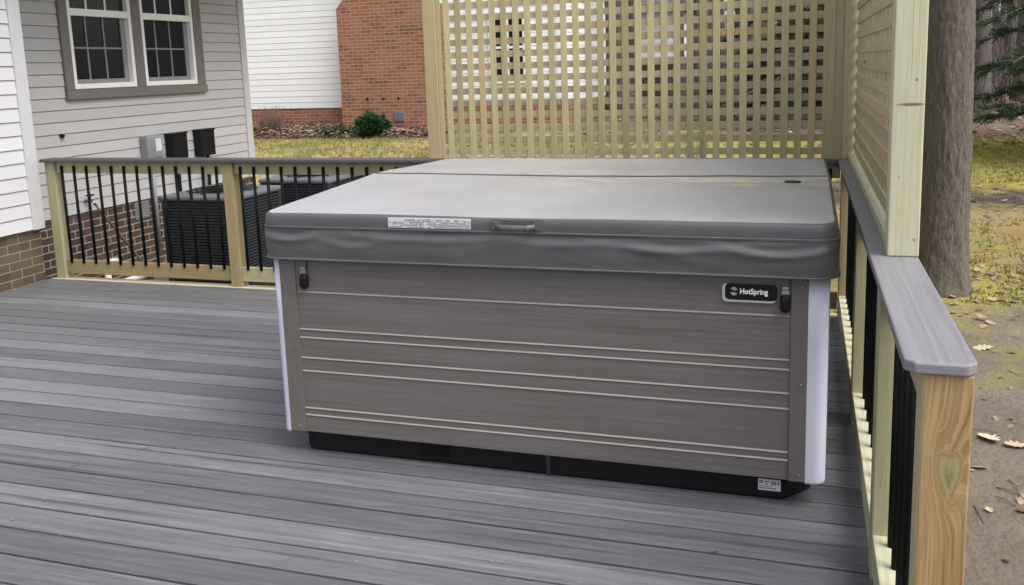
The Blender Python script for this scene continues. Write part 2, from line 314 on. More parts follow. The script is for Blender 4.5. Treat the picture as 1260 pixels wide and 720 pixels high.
# ------------------------------------------------------------------ mesh builder
class MB:
    def __init__(s): s.v = []; s.f = []; s.uv = []; s.tone = []; s.mi = []; s.sm = []
    def face(s, pts, uvs=None, tone=None, mi=0, sm=False):
        i = len(s.v); s.v.extend([tuple(p) for p in pts]); s.f.append(list(range(i, i + len(pts))))
        if uvs is None:
            a, b, c = Vector(pts[0]), Vector(pts[1]), Vector(pts[2]); n = (b - a).cross(c - a)
            ax = max(range(3), key=lambda q: abs(n[q]))
            uvs = [(p[1], p[2]) if ax == 0 else (p[0], p[2]) if ax == 1 else (p[0], p[1]) for p in pts]
        s.uv.append(uvs); s.tone.append(R.random() if tone is None else tone); s.mi.append(mi); s.sm.append(sm)
    def box(s, a, b, grain=None, tone=None, mi=0):
        x0, y0, z0 = a; x1, y1, z1 = b
        t = R.random() if tone is None else tone
        P = [(x0, y0, z0), (x1, y0, z0), (x1, y1, z0), (x0, y1, z0), (x0, y0, z1), (x1, y0, z1), (x1, y1, z1), (x0, y1, z1)]
        for q in ((0, 3, 2, 1), (4, 5, 6, 7), (0, 1, 5, 4), (2, 3, 7, 6), (1, 2, 6, 5), (3, 0, 4, 7)):
            pts = [P[i] for i in q]; uvs = None
            if grain is not None:
                nrm = (Vector(pts[1]) - Vector(pts[0])).cross(Vector(pts[2]) - Vector(pts[0]))
                ax = max(range(3), key=lambda w: abs(nrm[w]))
                oth = [w for w in range(3) if w != ax]
                if grain in oth:
                    cr = [w for w in oth if w != grain][0]; lo = a[cr]
                    uvs = [(p[grain], p[cr] - lo + .31 * ax) for p in pts]
                else: uvs = [(p[oth[0]] * .3, p[oth[1]]) for p in pts]
            s.face(pts, uvs, t, mi)
    def grid(s, rows, close=False, tone=None, mi=0, sm=True, uvf=None):
        """rows: list of equal length point lists, shared vertices"""
        n = len(rows[0]); i0 = len(s.v)
        for r in rows: s.v.extend([tuple(p) for p in r])
        t = R.random() if tone is None else tone
        for a in range(len(rows) - 1):
            for b in range(n if close else n - 1):
                c = (b + 1) % n
                q = [i0 + a * n + b, i0 + a * n + c, i0 + (a + 1) * n + c, i0 + (a + 1) * n + b]
                s.f.append(q)
                s.uv.append([uvf(*s.v[w]) if uvf else (s.v[w][0], s.v[w][2]) for w in q]); s.tone.append(t); s.mi.append(mi); s.sm.append(sm)
    def tube(s, pts, rad, n=8, cap=True, tone=None, mi=0, sm=True):
        pts = [Vector(p) for p in pts]
        if not isinstance(rad, (list, tuple)): rad = [rad] * len(pts)
        rows = []; L = 0
        for i, p in enumerate(pts):
            d = (pts[min(i + 1, len(pts) - 1)] - pts[max(i - 1, 0)]).normalized()
            ref = Vector((0, 0, 1)) if abs(d.z) < .9 else Vector((1, 0, 0))
            a = d.cross(ref).normalized(); b = d.cross(a)
            rows.append([p + rad[i] * (math.cos(2 * PI * k / n) * a + math.sin(2 * PI * k / n) * b) for k in range(n)])
        t = R.random() if tone is None else tone
        s.grid(rows, True, t, mi, sm)
        if cap:
            s.face(list(reversed(rows[0])), None, t, mi); s.face(rows[-1], None, t, mi)
    def build(s, name, mats, parent=None, bevel=0, seg=2, autosm=None):
        me = bpy.data.meshes.new(name); me.from_pydata(s.v, [], s.f)
        ul = me.uv_layers.new(name='UVMap'); flat = np.array([c for f in s.uv for uv in f for c in uv], dtype=np.float32)
        ul.data.foreach_set('uv', flat)
        at = me.attributes.new('tone', 'FLOAT', 'FACE'); at.data.foreach_set('value', np.array(s.tone, dtype=np.float32))
        me.polygons.foreach_set('material_index', np.array(s.mi, dtype=np.int32))
        me.polygons.foreach_set('use_smooth', np.array(s.sm, dtype=bool))
        for m in (mats if isinstance(mats, (list, tuple)) else [mats]): me.materials.append(m)
        me.update()
        bm = bmesh.new(); bm.from_mesh(me)
        if len(s.v) < 60000: bmesh.ops.remove_doubles(bm, verts=bm.verts, dist=1e-5)
        bm.to_mesh(me); bm.free()
        o = bpy.data.objects.new(name, me); COL.objects.link(o)
        if parent: o.parent = parent; o.matrix_parent_inverse = Matrix.Translation(-Vector(parent.location)) if parent.type == 'EMPTY' else parent.matrix_parent_inverse
        if bevel:
            b = o.modifiers.new('bevel', 'BEVEL'); b.width = bevel; b.segments = seg; b.limit_method = 'ANGLE'; b.harden_normals = False
        return o

def tag(o, label, cat, group=None):
    o['label'] = label; o['category'] = cat
    if group: o['group'] = group
    return o
def thing(name, label, cat, loc=(0, 0, 0), group=None):
    o = bpy.data.objects.new(name, None); COL.objects.link(o); o.location = loc; o.empty_display_size = .2
    return tag(o, label, cat, group)
def kind(o, k='structure'): o['kind'] = k; return o
def sub(o, parent):
    """make o (already in world coordinates) a sub-part of the mesh part `parent`"""
    o.parent = parent; o.matrix_parent_inverse = Matrix.Identity(4) if parent.parent is None else Matrix.Identity(4)
    return o
def clone(root, loc, rot=0, scale=1, label=None):
    def cp(o, par):
        c = o.copy(); COL.objects.link(c)
        if par: c.parent = par
        for ch in o.children: cp(ch, c)
        return c
    c = cp(root, None); c.location = loc; c.rotation_euler = (0, 0, rot); c.scale = (scale,) * 3
    if label: c['label'] = label
    return c

def gz(x, y):
    z = -.45 + .075 * min(max(0, y - 3.5), 10.5) + .02 * max(0, min(y, 60) - 14)
    amp = min(1, max(0, (y + 3) / 6)) * .035
    return z + amp * noise.noise(Vector((x * .6, y * .6, 0))) + .012 * noise.noise(Vector((x * 2.3, y * 2.3, 5)))

# ------------------------------------------------------------------ world and light
w = bpy.data.worlds.new('World'); S.world = w; w.use_nodes = True
nt = w.node_tree; bg = nt.nodes['Background']
sky = nt.nodes.new('ShaderNodeTexSky'); sky.sky_type = 'NISHITA'; sky.sun_disc = False
SUN_EL, SUN_AZ = math.radians(56), math.radians(112)      # azimuth clockwise from +Y
sky.sun_elevation = SUN_EL; sky.sun_rotation = SUN_AZ; sky.air_density = 1.0; sky.dust_density = 4.0; sky.ozone_density = 1.0
hs = nt.nodes.new('ShaderNodeHueSaturation'); hs.inputs['Saturation'].default_value = .38
nt.links.new(sky.outputs[0], hs.inputs['Color']); nt.links.new(hs.outputs[0], bg.inputs[0]); bg.inputs[1].default_value = .15
ld = bpy.data.lights.new('sun', 'SUN'); ld.energy = .9; ld.angle = math.radians(38); ld.color = (1, .965, .91)
lo = bpy.data.objects.new('sun', ld); COL.objects.link(lo)
d = Vector((math.sin(SUN_AZ) * math.cos(SUN_EL), math.cos(SUN_AZ) * math.cos(SUN_EL), math.sin(SUN_EL)))
lo.rotation_euler = d.to_track_quat('Z', 'Y').to_euler(); lo.location = d * 30

# ------------------------------------------------------------------ camera (solved from the photograph)
cd = bpy.data.cameras.new('camera'); cam = bpy.data.objects.new('camera', cd); COL.objects.link(cam); S.camera = cam
F, PX, PY = 1105.95, 642.26, 262.75
fwd = Vector((-.297, .9410, -.1625)).normalized(); rt = Vector((.9546, .2960, -.0313)); rt = (rt - rt.dot(fwd) * fwd).normalized(); up = rt.cross(fwd)
mat = Matrix((rt, up, -fwd)).transposed().to_4x4(); mat.translation = Vector((1.979, -3.206, 1.564)); cam.matrix_world = mat
cd.sensor_width = 36; cd.lens = F / 1260 * 36; cd.shift_x = (630 - PX) / 1260; cd.shift_y = (PY - 360) / 1260
cd.clip_start = .05; cd.clip_end = 800
S.view_settings.view_transform = 'Standard'; S.view_settings.look = 'None'; S.view_settings.exposure = 1.05; S.view_settings.gamma = 1
S.render.engine = 'CYCLES'; S.cycles.max_bounces = 6

# ------------------------------------------------------------------ ground
def axis(a, b, fine0, fine1, sf, sc):
    out = list(np.arange(fine0, fine1, sf)); x = fine0; st = sf
    while x > a: st = min(sc, st * 1.25); x -= st; out.insert(0, x)
    x = out[-1]; st = sf
    while x < b: st = min(sc, st * 1.2); x += st; out.append(x)
    return out
gx = axis(-220, 220, -5, 8, .22, 22); gy = axis(-120, 330, -2, 15, .22, 22)
mb = MB(); mb.grid([[(x, y, gz(x, y)) for x in gx] for y in gy], uvf=lambda x, y, z: (x, y))
kind(mb.build('ground', M['ground']))

# ------------------------------------------------------------------ deck
mb = MB(); P0, PITCH = -1.061, .1435
k0 = -37
for k in range(k0, 24):
    y0 = P0 + PITCH * k + .0055 + R.uniform(-.0012, .0012); y1 = min(P0 + PITCH * (k + 1) - .0055 + R.uniform(-.0012, .0012), 2.362)
    if y1 - y0 < .02: continue
    mb.box((-3.75, y0, -.026), (2.30, y1, R.uniform(-.0012, 0)), grain=0)
deck = kind(mb.build('deck', M['deck'], bevel=.003, seg=2))
mb = MB()
for k in range(17):
    x = -3.70 + k * .372; mb.box((x, -6.2, -.22), (x + .038, 2.36, -.0275), grain=1)
kind(mb.build('deck_joists', M['wood_green']))
mb = MB(); mb.box((-3.75, 2.366, -.24), (2.40, 2.404, -.002), grain=0); mb.box((-3.75, 2.405, -.24), (2.40, 2.485, -.006), grain=0)
mb.box((2.302, -6.2, -.24), (2.34, 2.365, -.004), grain=1)
kind(mb.build('deck_rim', M['wood_pale'], bevel=.003))

# ------------------------------------------------------------------ railings
def post(name, x, y, z0, z1, mat, parent, w=.089, bev=.004):
    m = MB(); m.box((x, y, z0), (x + w, y + w, z1), grain=2); return m.build(name, mat, parent, bevel=bev)
ZC0, ZC1 = .931, .957
ZB0, ZB1 = .038, .146
# back railing
rb = thing('deck_railing', 'long railing with black balusters along the deck edge before the air conditioners', 'railing', (-.7, 2.43, 0), 'deck railings')
bx = [-3.712, -2.086, -.520, 1.046]
mats_b = ['wood_green', 'wood_tan', 'wood_green', 'wood_green']
for x, mm in zip(bx, mats_b): post('post', x, 2.394, -.20, ZC0 - .001, M[mm], rb)
ends = bx + [2.195]
for a, b in zip(ends[:-1], ends[1:]):
    a += .0895; b -= .0005
    m = MB(); m.box((a, 2.418, .842), (b, 2.456, ZC0 - .002), grain=0); m.build('top_rail', M['wood_green'], rb, bevel=.003)
    m = MB(); m.box((a, 2.412, ZB0), (b, 2.450, ZB1), grain=0); m.build('bottom_rail', M['wood_tan'] if a < -3 else M['wood_green'], rb, bevel=.003)
    if a < .5 or True:
        n = int((b - a) / .1125)
        for i in range(n):
            x = a + (b - a) * (i + .5) / n
            m = MB(); m.tube([(x, 2.410, ZB1 - .020), (x, 2.410, .900)], .0112, 10); m.build('baluster', M['black_metal'], rb)
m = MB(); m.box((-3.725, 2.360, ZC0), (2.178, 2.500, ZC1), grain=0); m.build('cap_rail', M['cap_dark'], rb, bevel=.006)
# right railing
rr = thing('deck_railing', 'railing with knotty end post beside the hot tub running towards the camera', 'railing', (2.24, .5, 0), 'deck railings')
m = MB(); m.box((2.217, -1.328, -.35), (2.311, -1.239, ZC0 - .001), grain=2); m.mi[5] = 1; ep = m.build('post', [M['wood_knot'], M['wood_pale']], rr, bevel=.004); ep['label'] = 'orange tan end post with a green heart shaped knot'
ry = [-.520, .690, 2.335]
for y, mm in zip(ry, ['wood_green', 'wood_green', 'wood_tan']): post('post', 2.197, y, -.20, ZC0 - .001, M[mm], rr)
ends = [-1.328] + ry
for a, b in zip(ends[:-1], ends[1:]):
    a += .0895; b -= .0005
    m = MB(); m.box((2.222, a, .842), (2.260, b, ZC0 - .002), grain=1); m.build('top_rail', M['wood_green'], rr, bevel=.003)
    m = MB(); m.box((2.199, a, ZB0), (2.262, b, ZB1), grain=1); m.build('bottom_rail', M['wood_pale'], rr, bevel=.003)
    n = int((b - a) / .1125)
    for i in range(n):
        y = a + (b - a) * (i + .5) / n
        m = MB(); m.tube([(2.2470, y, ZB1 - .004), (2.2470, y, .900)], .0115, 10); m.build('baluster', M['black_metal'], rr)
# the cap, with clipped near corners
m = MB(); c = .020; x0, x1, y0, y1 = 2.181, 2.318, -1.338, 2.500
ol = [(x0 + c, y0), (x1 - c, y0), (x1, y0 + c), (x1, y1), (x0, y1), (x0, y0 + c)]
m.face([(x, y, ZC1) for x, y in ol], [(y, x) for x, y in ol], .5); m.face([(x, y, ZC0) for x, y in reversed(ol)], None, .5)
for i in range(6):
    (ax, ay), (bx_, by) = ol[i], ol[(i + 1) % 6]
    m.face([(ax, ay, ZC0), (bx_, by, ZC0), (bx_, by, ZC1), (ax, ay, ZC1)], None, .5)
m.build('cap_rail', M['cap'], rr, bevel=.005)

# ------------------------------------------------------------------ lattice privacy screens
LP, LW = .0797, .0420
ls = thing('lattice_screen', 'wide square lattice privacy screen standing on the railing behind the hot tub', 'lattice screen', (.9, 2.44, .957), 'lattice privacy screens')
ZT = 2.62
post('post', -.441, 2.404, ZC1 + .001, ZT, M['wood_green'], ls)
post('post', 2.196, 2.404, ZC1 + .001, ZT, M['wood_green'], ls)
m = MB(); m.box((-.3515, 2.418, ZC1 + .001), (-.322, 2.430, ZT - .05), grain=2); m.build('nailer', M['wood_lattice'], ls, bevel=.002)
m = MB(); m.box((2.112, 2.414, ZC1 + .001), (2.150, 2.428, ZT - .05), grain=2); m.build('nailer', M['wood_green'], ls, bevel=.002)
m = MB(); m.box((2.151, 2.402, ZC1 + .001), (2.1955, 2.440, ZT - .05), grain=2); m.build('nailer', M['wood_lattice_back'], ls, bevel=.002)
m = MB(); m.box((-.3515, 2.40, ZT - .05), (2.1955, 2.47, ZT - .01), grain=0); m.build('top_rail', M['wood_green'], ls, bevel=.003)
m = MB(); n = 0
x = -.351 + .045
while x < 2.13:
    j = R.uniform(-.0015, .0015)
    m.box((x + j, 2.4315, ZC1 + .002), (x + LW + j, 2.4385, ZT - .055), grain=2); x += LP
z = ZC1 + .028
while z < ZT - .08:
    j = R.uniform(-.001, .001)
    m.box((-.351, 2.4390, z + j), (2.150, 2.4460, z + LW + j), grain=0, mi=1); z += LP
m.build('lattice_panel', [M['wood_lattice'], M['wood_lattice_back']], ls, bevel=.0012, seg=1)
lr = thing('lattice_screen', 'narrow edge on lattice privacy screen above the right railing by the big tree trunk', 'lattice screen', (2.27, 1.0, .957), 'lattice privacy screens')
fp = post('post', 2.229, -.331, ZC1 + .001, ZT, M['wood_post'], lr)
m = MB(); m.box((2.236, -.2415, ZC1 + .001), (2.302, 2.400, ZC1 + .039), grain=1); m.build('bottom_rail', M['wood_pale'], lr, bevel=.003)
m = MB(); m.box((2.236, -.2415, ZT - .05), (2.302, 2.400, ZT - .01), grain=1); m.build('top_rail', M['wood_pale'], lr, bevel=.003)
m = MB(); y = -.2412
m.box((2.2700, -.2412, ZC1 + .040), (2.2840, 2.400, ZC1 + .041), grain=1)
while y < 2.36:
    m.box((2.2692, y, ZC1 + .042), (2.2825, y + LW, ZT - .052), grain=2); y += .056
z = ZC1 + .062
while z < ZT - .08:
    m.box((2.2620, -.2412, z), (2.2690, 2.398, z + LW), grain=1); z += LP
m.build('lattice_panel', [M['wood_lattice'], M['wood_lattice_back']], lr, bevel=.0012, seg=1)

# ------------------------------------------------------------------ hot tub
def rrect(x0, x1, y0, y1, r, n=7):
    o = []
    for cx, cy, a0 in ((x0 + r, y0 + r, PI), (x1 - r, y0 + r, 1.5 * PI), (x1 - r, y1 - r, 0), (x0 + r, y1 - r, .5 * PI)):
        for i in range(n): a = a0 + .5 * PI * i / (n - 1); o.append((cx + r * math.cos(a), cy + r * math.sin(a)))
    return o
TX0, TX1, TY0, TY1, TZ0, TZ1 = -.064, 2.075, -.122, 1.845, .102, .850
ht = thing('hot_tub', 'square hot tub with grey brown plank cabinet and white corners on the deck', 'hot tub', (1.01, .86, 0))
# plank profile (offset outward from the recess plane, height), groove lips face the sky
GR = [.695, .540, .505, .420, .364, .205, .175]
def profile():
    zs = [(0.0, TZ1)]
    for g in GR:
        zs += [(0.0, g + .0050), (-.0035, g + .0042), (.0040, g - .0022), (.0036, g - .0034), (0.0, g - .0040)]
    zs += [(0.0, TZ0)]
    return zs
prof = profile()
def side(p0, p1, nrm, name):
    """one plank-grooved cabinet side between two plan points"""
    m = MB(); p0 = Vector((*p0, 0)); p1 = Vector((*p1, 0)); nv = Vector((*nrm, 0)); N = 3
    for i in range(len(prof) - 1):
        (o0, z0), (o1, z1) = prof[i], prof[i + 1]
        for a in range(N):
            q0 = p0.lerp(p1, a / N); q1 = p0.lerp(p1, (a + 1) / N)
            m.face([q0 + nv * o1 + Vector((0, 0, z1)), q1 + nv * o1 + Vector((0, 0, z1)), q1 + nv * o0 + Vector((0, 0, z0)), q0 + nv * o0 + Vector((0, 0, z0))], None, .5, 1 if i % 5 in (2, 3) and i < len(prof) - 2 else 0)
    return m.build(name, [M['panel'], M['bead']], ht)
IN = .012
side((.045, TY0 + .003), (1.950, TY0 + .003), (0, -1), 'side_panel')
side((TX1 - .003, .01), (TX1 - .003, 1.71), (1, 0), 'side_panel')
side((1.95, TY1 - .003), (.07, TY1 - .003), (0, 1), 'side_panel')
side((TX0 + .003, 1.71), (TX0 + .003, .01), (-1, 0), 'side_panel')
m = MB(); m.box((TX0 + .02, TY0 + .02, TZ0 + .002), (TX1 - .02, TY1 - .02, TZ1 - .002)); m.build('cabinet_shell', M['black_plastic'], ht)
def screw(x, z, par):
    mm = MB(); mm.tube([(x, TY0 - .0035, z), (x, TY0 - .007, z)], [.0048, .0036], 8); return mm.build('screw', M['steel'], par)
# flat strips flanking the corners and the round white corner covers
for (x0, x1) in ((-.0265, .0445), (1.9505, 2.006)):
    m = MB(); m.box((x0, TY0 - .003, TZ0 - .002), (x1, TY0 + .03, TZ1 - .004)); st = m.build('corner_strip', M['strip'], ht, bevel=.002)
    for z in (.80, .455, .125): screw((x0 + x1) / 2 + .008, z, ht)
for yy in ((-.055, .0095), (1.7105, 1.775)):
    for xx in ((TX0 - .003, TX0 + .03), (TX1 - .03, TX1 + .003)):
        m = MB(); m.box((xx[0], yy[0], TZ0 - .002), (xx[1], yy[1], TZ1 - .004)); m.build('corner_strip', M['strip'], ht, bevel=.002)
def corner(cx, cy, sx, sy, wx, wy, r):
    """rounded L shaped corner cover with a swept lower end"""
    m = MB(); pts = []
    pts.append((cx - sx * wx, cy)); n = 10
    for i in range(n + 1):
        a = .5 * PI * i / n
        pts.append((cx - sx * r + sx * r * math.sin(a), cy - sy * r + sy * r * math.cos(a)))
    pts.append((cx, cy - sy * wy))
    rows = []
    for z in (TZ0 - .008, TZ0 + .0, TZ0 + .2, TZ0 + .5, TZ1 - .004): rows.append([(x, y, z) for x, y in pts])
    inner = [(cx - sx * wx, cy - sy * .012)] + [(x - sx * .012, y - sy * .012) for x, y in pts[1:-1]] + [(cx - sx * .012, cy - sy * wy)]
    rows.append([(x, y, TZ1 - .004) for x, y in inner]); rows.append([(x, y, TZ0 - .008) for x, y in inner]); rows.append(rows[0])
    if sx * sy > 0: rows = [list(reversed(r_)) for r_ in rows]
    m.grid(rows, False, .5)
    return m.build('corner_cover', M['corner_white'], ht)
corner(TX0, TY0, -1, -1, .0365, .068, .030); corner(TX1, TY0, 1, -1, .068, .068, .045)
corner(TX1, TY1, 1, 1, .068, .068, .045); corner(TX0, TY1, -1, 1, .068, .068, .045)
# black base pan with chamfered corners
m = MB(); bx0, bx1, by0, by1 = 0.0, 2.030, -.078, 1.80; ch = .095
ol = [(bx0 + ch * .35, by0), (bx1 - ch, by0), (bx1, by0 + ch * 1.2), (bx1, by1), (bx0, by1), (bx0, by0 + ch * .35)]
for i in range(6):
    (ax, ay), (bx_, by) = ol[i], ol[(i + 1) % 6]
    m.face([(ax, ay, .001), (bx_, by, .001), (bx_, by, TZ0), (ax, ay, TZ0)])
m.face([(x, y, TZ0) for x, y in ol]); m.face([(x, y, .001) for x, y in reversed(ol)])
base = m.build('base_pan', M['black_plastic'], ht, bevel=.012)
m = MB(); m.box((1.058, by0 - .006, .004), (1.076, by0 + .004, .098)); m.build('drain_bracket', M['ac_metal'], ht, bevel=.002)
m = MB(); m.box((.53, by0 - .004, .03), (.66, by0 + .004, .085)); m.build('base_vent', M['black_metal'], ht, bevel=.003)
m = MB(); m.box((1.848, by0 - .003, .036), (1.926, by0 + .002, .078)); dl = m.build('data_label', M['label_white'], ht)
m = MB()
for (u0, u1, v0, v1) in ((.05, .22, .62, .90), (.28, .5, .74, .86), (.28, .46, .56, .66), (.56, .8, .5, .86), (.84, .95, .56, .86), (.05, .6, .34, .42), (.05, .82, .14, .26)):
    m.box((1.848 + .078 * u0, by0 - .0036, .036 + .042 * v0), (1.848 + .078 * u1, by0 - .0028, .036 + .042 * v1))
sub(m.build('print', M['box_grey'], None), dl)
# name plate
def rplate(x0, x1, z0, z1, r, ya, yb, mat, parent, name, bev=.0015):
    m = MB(); ol = rrect(x0, x1, z0, z1, r, 6)
    m.face([(x, ya, z) for x, z in ol], None, .5); m.face([(x, yb, z) for x, z in reversed(ol)], None, .5)
    for i in range(len(ol)):
        (ax, az), (b_, bz) = ol[i], ol[(i + 1) % len(ol)]
        m.face([(ax, yb, az), (b_, yb, bz), (b_, ya, bz), (ax, ya, az)], None, .5, 0)
    return m.build(name, mat, parent, bevel=bev, seg=2)
YF = TY0
npl = rplate(1.722, 1.902, .738, .802, .016, YF - .008, YF + .004, M['chrome'], ht, 'name_plate')
npl['label'] = 'black name plate with chrome edge'
sub(rplate(1.732, 1.905, .747, .804, .015, YF - .012, YF - .007, M['black_plastic'], None, 'plate_face'), npl)
# swirl emblem of two half discs and the lettering
m = MB()
for s_, off in ((1, 0), (-1, PI)):
    for rr_, w_ in ((.0125, .0034), (.0075, .0034)):
        rows = []
        for i in range(15):
            a = off + .35 + (PI - .9) * i / 14; wd = w_ * math.sin(PI * (i + .7) / 15.4)
            rows.append([(1.7625 + (rr_ - wd) * math.cos(a), YF - .0126, .7775 + (rr_ - wd) * math.sin(a)), (1.7625 + (rr_ + wd * .6) * math.cos(a), YF - .0126, .7775 + (rr_ + wd * .6) * math.sin(a))])
        m.grid(rows, False, .5, sm=False)
e = m.build('emblem', M['emblem'], None); sub(e, npl)
e.modifiers.new('thick', 'SOLIDIFY').thickness = .0006
cu = bpy.data.curves.new('lettering', 'FONT'); cu.body = 'HotSpring'; cu.size = .0262; cu.extrude = .0006; cu.offset = .0007; cu.resolution_u = 4
to = bpy.data.objects.new('lettering_curve', cu); COL.objects.link(to)
bpy.context.view_layer.update()
tm = bpy.data.meshes.new_from_object(to.evaluated_get(bpy.context.evaluated_depsgraph_get()))
bpy.data.objects.remove(to)
tob = bpy.data.objects.new('lettering', tm); COL.objects.link(tob); tm.materials.clear(); tm.materials.append(M['letter'])
tm.transform(Matrix.Translation((1.782, YF - .0127, .7700)) @ Matrix.Rotation(PI / 2, 4, 'X') @ Matrix.Scale(.86, 4, (1, 0, 0)))
sub(tob, npl)

# ------------------------------------------------------------------ vinyl cover on the tub
hc = thing('hot_tub_cover', 'grey vinyl fold cover with a skirt lying on the hot tub', 'tub cover', (1.01, .86, .84))
CX0, CX1, CY0, CY1, CR = -.082, 2.098, -.158, 1.878, .075
FOLD = .86
def topz(x, y):
    z = 1.019 + .034 * (1 - abs(y - FOLD) / 1.03)
    z -= .016 * math.exp(-((y - FOLD) / .008) ** 2)
    z += .0035 * noise.noise(Vector((x * 1.5, y * 1.5, 0))) + .002 * noise.noise(Vector((x * 5, y * 5, 3)))
    sag = .008 * math.sin(PI * (x - CX0) / (CX1 - CX0)) * (1 if y < FOLD else .6)
    return z - sag * math.sin(PI * min(1, max(0, (y - CY0) / (CY1 - CY0))))
def xext(y, inset):
    r = CR - inset
    x0, x1 = CX0 + inset, CX1 - inset
    d_ = min(y - (CY0 + inset), CY1 - inset - y)
    if d_ < r: k = r - math.sqrt(max(0, r * r - (r - d_) ** 2)); return x0 + k, x1 - k
    return x0, x1
ins = .014
rows = []; ys = []
y = CY0 + ins
for i in range(9): ys.append(CY0 + ins + (CR - ins) * (1 - math.cos(.5 * PI * i / 8)))
ys += list(np.linspace(CY0 + CR, FOLD - .03, 18)[1:]) + [FOLD - .02, FOLD - .012, FOLD - .006, FOLD, FOLD + .006, FOLD + .012, FOLD + .02] + list(np.linspace(FOLD + .03, CY1 - CR, 14))
for i in range(8, -1, -1): ys.append(CY1 - ins - (CR - ins) * (1 - math.cos(.5 * PI * i / 8)))
ys = sorted(set(round(float(v), 5) for v in ys)); NX = 72
for y in ys:
    a, b = xext(y, ins); rows.append([(a + (b - a) * i / NX, y, topz(a + (b - a) * i / NX, y)) for i in range(NX + 1)])
m = MB(); m.grid(rows, False, .5)
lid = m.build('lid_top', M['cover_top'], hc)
# perimeter loop, counter clockwise, from the rows
loop = [r for r in rows[0]] + [r[-1] for r in rows[1:]] + list(reversed(rows[-1]))[1:] + [r[0] for r in reversed(rows[1:-1])]
cxm, cym = (CX0 + CX1) / 2, (CY0 + CY1) / 2
def outn(i):
    a = Vector(loop[i - 1]); b = Vector(loop[(i + 1) % len(loop)]); t = (b - a); return Vector((t.y, -t.x, 0)).normalized()
NRM = [outn(i) for i in range(len(loop))]
ZSEAM = .963
swag = [(.055, .13, .030, .016), (1.55, .30, .030, .012), (1.90, .20, .036, .016), (.62, .35, .018, .008), (1.15, .25, .02, .007), (.33, .2, .05, .005)]
def skirt_off(p, z, nv):
    o = 0.0035 * noise.noise(Vector((p[0] * 4, p[1] * 4, z * 14))) + .002 * noise.noise(Vector((p[0] * 14, p[1] * 14, z * 22)))
    t = (ZSEAM - z) / (ZSEAM - .838)
    o += .006 * math.sin(PI * min(1, max(0, t)))
    if nv.y < -.8: o += .007 * max(0, 1 - abs(p[0] - 1.45) / .45) * noise.noise(Vector((p[0] * 9 + z * 26, 3.1, z * 9))) * math.sin(PI * min(1, max(0, t)))
    if nv.y < -.8:
        for xc, wd, h, A in swag:
            u = (p[0] - xc) / wd
            if abs(u) < 1:
                zc = ZSEAM - .018 - h * (1 - u * u); q = (z - zc) / .012
                o += A * .55 * (1 - u * u) * (math.exp(-q * q) - .8 * math.exp(-((z - zc - .020) / .012) ** 2))
    else:
        o += .004 * math.sin(p[0] * 17 + p[1] * 13 + z * 30)
    return o
def ringat(z, off, wr=0):
    out = []
    for i, p in enumerate(loop):
        zz = z(p) if callable(z) else z
        o = off + (skirt_off(p, zz, NRM[i]) if wr else .0012 * noise.noise(Vector((p[0] * 6, p[1] * 6, zz * 9))))
        out.append((p[0] + NRM[i].x * o, p[1] + NRM[i].y * o, zz))
    return out
m = MB()
tz = lambda dz: (lambda p: topz(p[0], p[1]) - dz)
rws = [loop, ringat(tz(.003), .008), ringat(tz(.008), .012), ringat(tz(.014), ins), ringat(lambda p: .5 * (topz(p[0], p[1]) - .014) + .5 * .974, ins + .001), ringat(.970, ins)]
m.grid(list(reversed(rws)), True, .5)
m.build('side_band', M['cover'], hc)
m = MB(); zs = list(np.linspace(.962, .842, 16))
rws = [ringat(.966, ins + .001), ringat(.9645, ins + .007)] + [ringat(float(z), ins + .004, 1) for z in zs] + [ringat(.836, ins + .006), ringat(.836, ins - .002), ringat(.842, ins - .006), ringat(.95, ins - .006)]
m.grid(list(reversed(rws)), True, .5)
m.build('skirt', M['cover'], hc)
m = MB(); m.tube([(x, FOLD + .001 * math.sin(x * 9), topz(x, FOLD) + .0145) for x in np.linspace(CX0 + ins + .004, CX1 - ins - .004, 60)], .0034, 6, tone=.5); m.build('fold_seam', M['fold'], hc)
def piping(z, off, rad, name):
    m = MB(); pr = ringat(z, off); n = 7; rws = []
    for kk in range(n + 1):
        a = 2 * PI * kk / n; rws.append([(p[0] + NRM[i].x * rad * math.cos(a), p[1] + NRM[i].y * rad * math.cos(a), p[2] + rad * math.sin(a)) for i, p in enumerate(pr)])
    m.grid(rws, True, .5); return m.build(name, M['cover_trim'], hc)
piping(.9675, ins + .003, .0034, 'seam_piping'); piping(.8385, ins + .006, .0042, 'hem_piping'); 
# handle: patch with a strap grip standing off it
YB = CY0 - .001
m = MB(); m.box((.900, YB - .004, .969), (1.096, YB + .004, 1.016)); hd = m.build('handle', M['cover'], hc, bevel=.003)
m = MB(); gr_ = []
for i in range(17):
    t = i / 16; x = .918 + .150 * t; yy = YB - .010 - .022 * min(1, math.sin(PI * t) * 2.6); zz = .990 - .002 * math.sin(PI * t)
    gr_.append((x, yy, zz))
m.grid([[(p[0], p[1] + dy, p[2] + dz) for p in gr_] for dy, dz in ((-.004, .011), (.004, .011), (.004, -.011), (-.004, -.011), (-.004, .011))][::-1], False, .5); g_ = m.build('grip', M['cover_trim'], None, 0); sub(g_, hd)
for xx in (.912, 1.070):
    m = MB(); m.box((xx - .010, YB - .009, .977), (xx + .020, YB - .003, 1.008)); sub(m.build('stitched_patch', M['cover_trim'], None, bevel=.002), hd)
